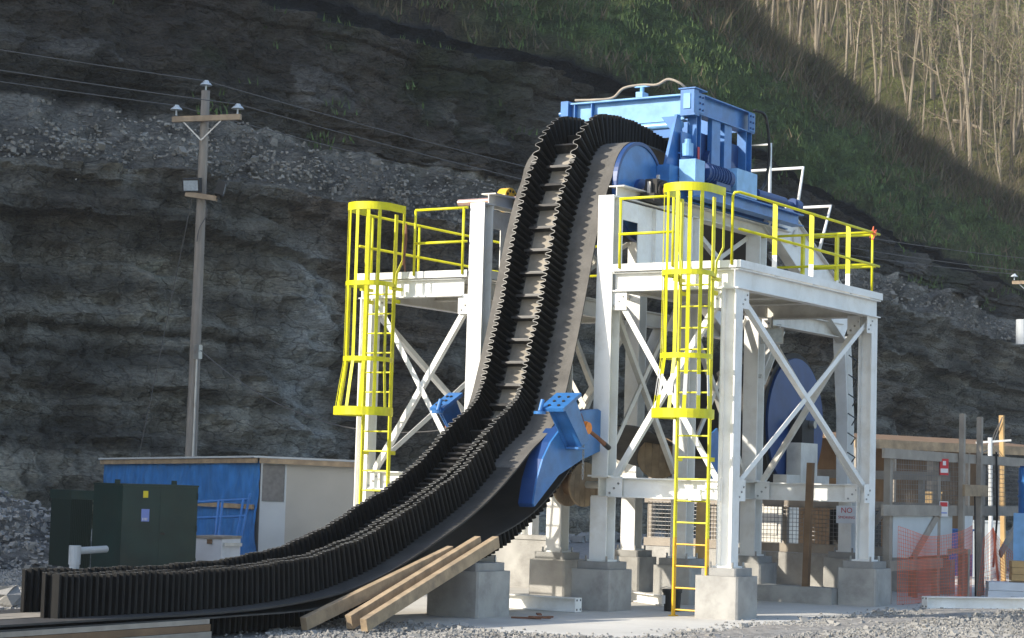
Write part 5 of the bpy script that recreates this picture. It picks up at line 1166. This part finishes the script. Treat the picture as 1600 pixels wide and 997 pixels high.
# posts with wires
m = MB(); p = P2(1568, 42.); m.bar(p, at(1565, 649, 42.), .09, .09); tag(m.build('timber_post', 'wood_orange'), 'sunlit timber post with wires rising above the lean-to', 'timber post')
m = MB(); p = P2(1549, 41.); q = at(1547, 684, 41.); m.cyl(p, q, .045, n=10); m.bar(q+RT*-.28-np.array([0, 0, .10]), q+RT*.42-np.array([0, 0, .05]), .05, .04); tag(m.build('white_stake', 'white'), 'white pipe stake with a crossbar beside the sunlit timber post', 'stake')
m = MB(); a, b = at(1566, 652, 41.9), at(1535, 708, 41.); m.tube(cat([a, (a+b)/2-np.array([0, 0, .2]), b]), .012, 5); m.tube(cat([a, a+np.array([-.2, 0, -.5]), a+np.array([.05, 0, -.9])]), .01, 5); tag(m.build('tie_wire', 'cable'), 'loose wire slung from the sunlit timber post', 'wire')
# blue barrel and pale panel at the frame edge
p = at(1618, 756, 37.); bb = thing('blue_drum', (p[0], p[1], 0), 'blue plastic drum standing on a pale blue crate', 'drum')
m = MB(); m.cyl((p[0], p[1], 1.50), (p[0], p[1], 2.32), .30, n=28); m.cyl((p[0], p[1], 1.78), (p[0], p[1], 1.82), .315, n=28); m.cyl((p[0], p[1], 2.05), (p[0], p[1], 2.09), .315, n=28); m.build('barrel', 'blue', bb); m = MB(); m.cyl((p[0], p[1], 2.321), (p[0], p[1], 2.35), .28, n=28); m.build('lid', 'blue_dark', bb)
m = MB(); m.rotbox((p[0], p[1], .748), (.75, .6, 1.496), .3); tag(m.build('tote_crate', 'blue_light'), 'pale blue crate under the blue drum', 'crate')
# orange safety netting
def net(f, w_, h, label, cell=.06):
    o = mesh_panel(None, f, w_, h, cell, .0034, 'safety_netting', 'netting', None, True); o['kind'] = 'stuff'; tag(o, label, 'netting'); return o
net(lambda u, v: V3((xf+.30+.05*math.sin(u*9), 5.45+3.4*u, .02+(1.25-.18*math.sin(u*math.pi))*v)), 3.4, 1.2, 'orange plastic safety netting hung on the timber frame')
net(lambda u, v: V3((xf+.34+.12*math.sin(u*7+v), 9.1+2.6*u, .05+(1.0+.25*math.sin(u*5)-.2*u)*v)), 2.6, 1.0, 'crumpled orange safety netting beyond the tall uprights')
net(lambda u, v: V3((xf+.5+.45*v*math.sin(u*8)+.3*u, 10.9+2.0*u+.2*math.sin(v*9), .35+.45*v+.25*math.sin(u*6+v*4)*v)), 2.0, .9, 'heap of loose orange netting above the lumber', .05)
# lumber and forms on the right
def boards(base, ax, rows, size, label, mat, cat_='lumber', gap=.006):
    o = thing('lumber_stack', base, label, cat_); c_, s_ = math.cos(ax), math.sin(ax); A_ = ((c_, s_, 0), (-s_, c_, 0), (0, 0, 1)); z = base[2]
    for k in range(rows): m = MB(); m.box(V3(base)+np.array([0, 0, (k+.5)*size[2]]), (size[0]-.02*(k % 2), size[1], size[2]-gap), A_); m.build('board', mat, o)
p = onz(1565, 936); az = math.atan2(RT[1], RT[0])-.12
boards((p[0]+.35, p[1]+.25, 0), az, 2, (1.35, .5, .15), 'two pale concrete form boards with blue stencilling under the lumber', 'white_plastic')
boards((p[0]+.55, p[1]+.45, .325), az, 3, (1.05, .42, .115), 'stack of three fresh yellow timbers on the pale form boards', 'wood_orange')
m = MB(); m.rotbox((p[0]+.5, p[1]+.3, .312), (.9, .08, .022), az); tag(m.build('spacer_lath', 'wood'), 'thin lath spacer under the yellow timbers', 'lath')
sb = onz(1470, 935)
so = thing('saw_horse', (sb[0], sb[1], 0), 'small open timber frame standing on the pad behind the netting', 'timber frame')
for dx in (-.45, .45):
    for dy in (0, .35): q = sb+RT*dx+FW*dy; bd((q[0], q[1], 0), (q[0], q[1], .78), .07, .07, 'leg', 'wood_grey', so)
for dy in (0, .35): a_, b_ = sb+RT*-.5+FW*dy, sb+RT*.5+FW*dy; bd((a_[0], a_[1], .82), (b_[0], b_[1], .82), .07, .08, 'rail', 'wood_grey', so)

# ------------------------------------------------------------------ air
def haze():
    m = bpy.data.materials.new('haze'); m.use_nodes = True; N = m.node_tree.nodes; N.remove(N['Principled BSDF'])
    v = N.new('ShaderNodeVolumePrincipled'); v.inputs['Color'].default_value = (.86, .90, .94, 1); v.inputs['Density'].default_value = HAZE; v.inputs['Anisotropy'].default_value = .2
    m.node_tree.links.new(v.outputs[0], N['Material Output'].inputs['Volume']); MATS['haze'] = m
    b = MB(); b.bx(-400, 400, -400, 400, -1.5, 130); o = b.build('haze', 'haze'); tag(o, 'thin even haze in the valley air', 'haze', None, 'stuff'); o.display_type = 'WIRE'
HAZE = .00042
haze()
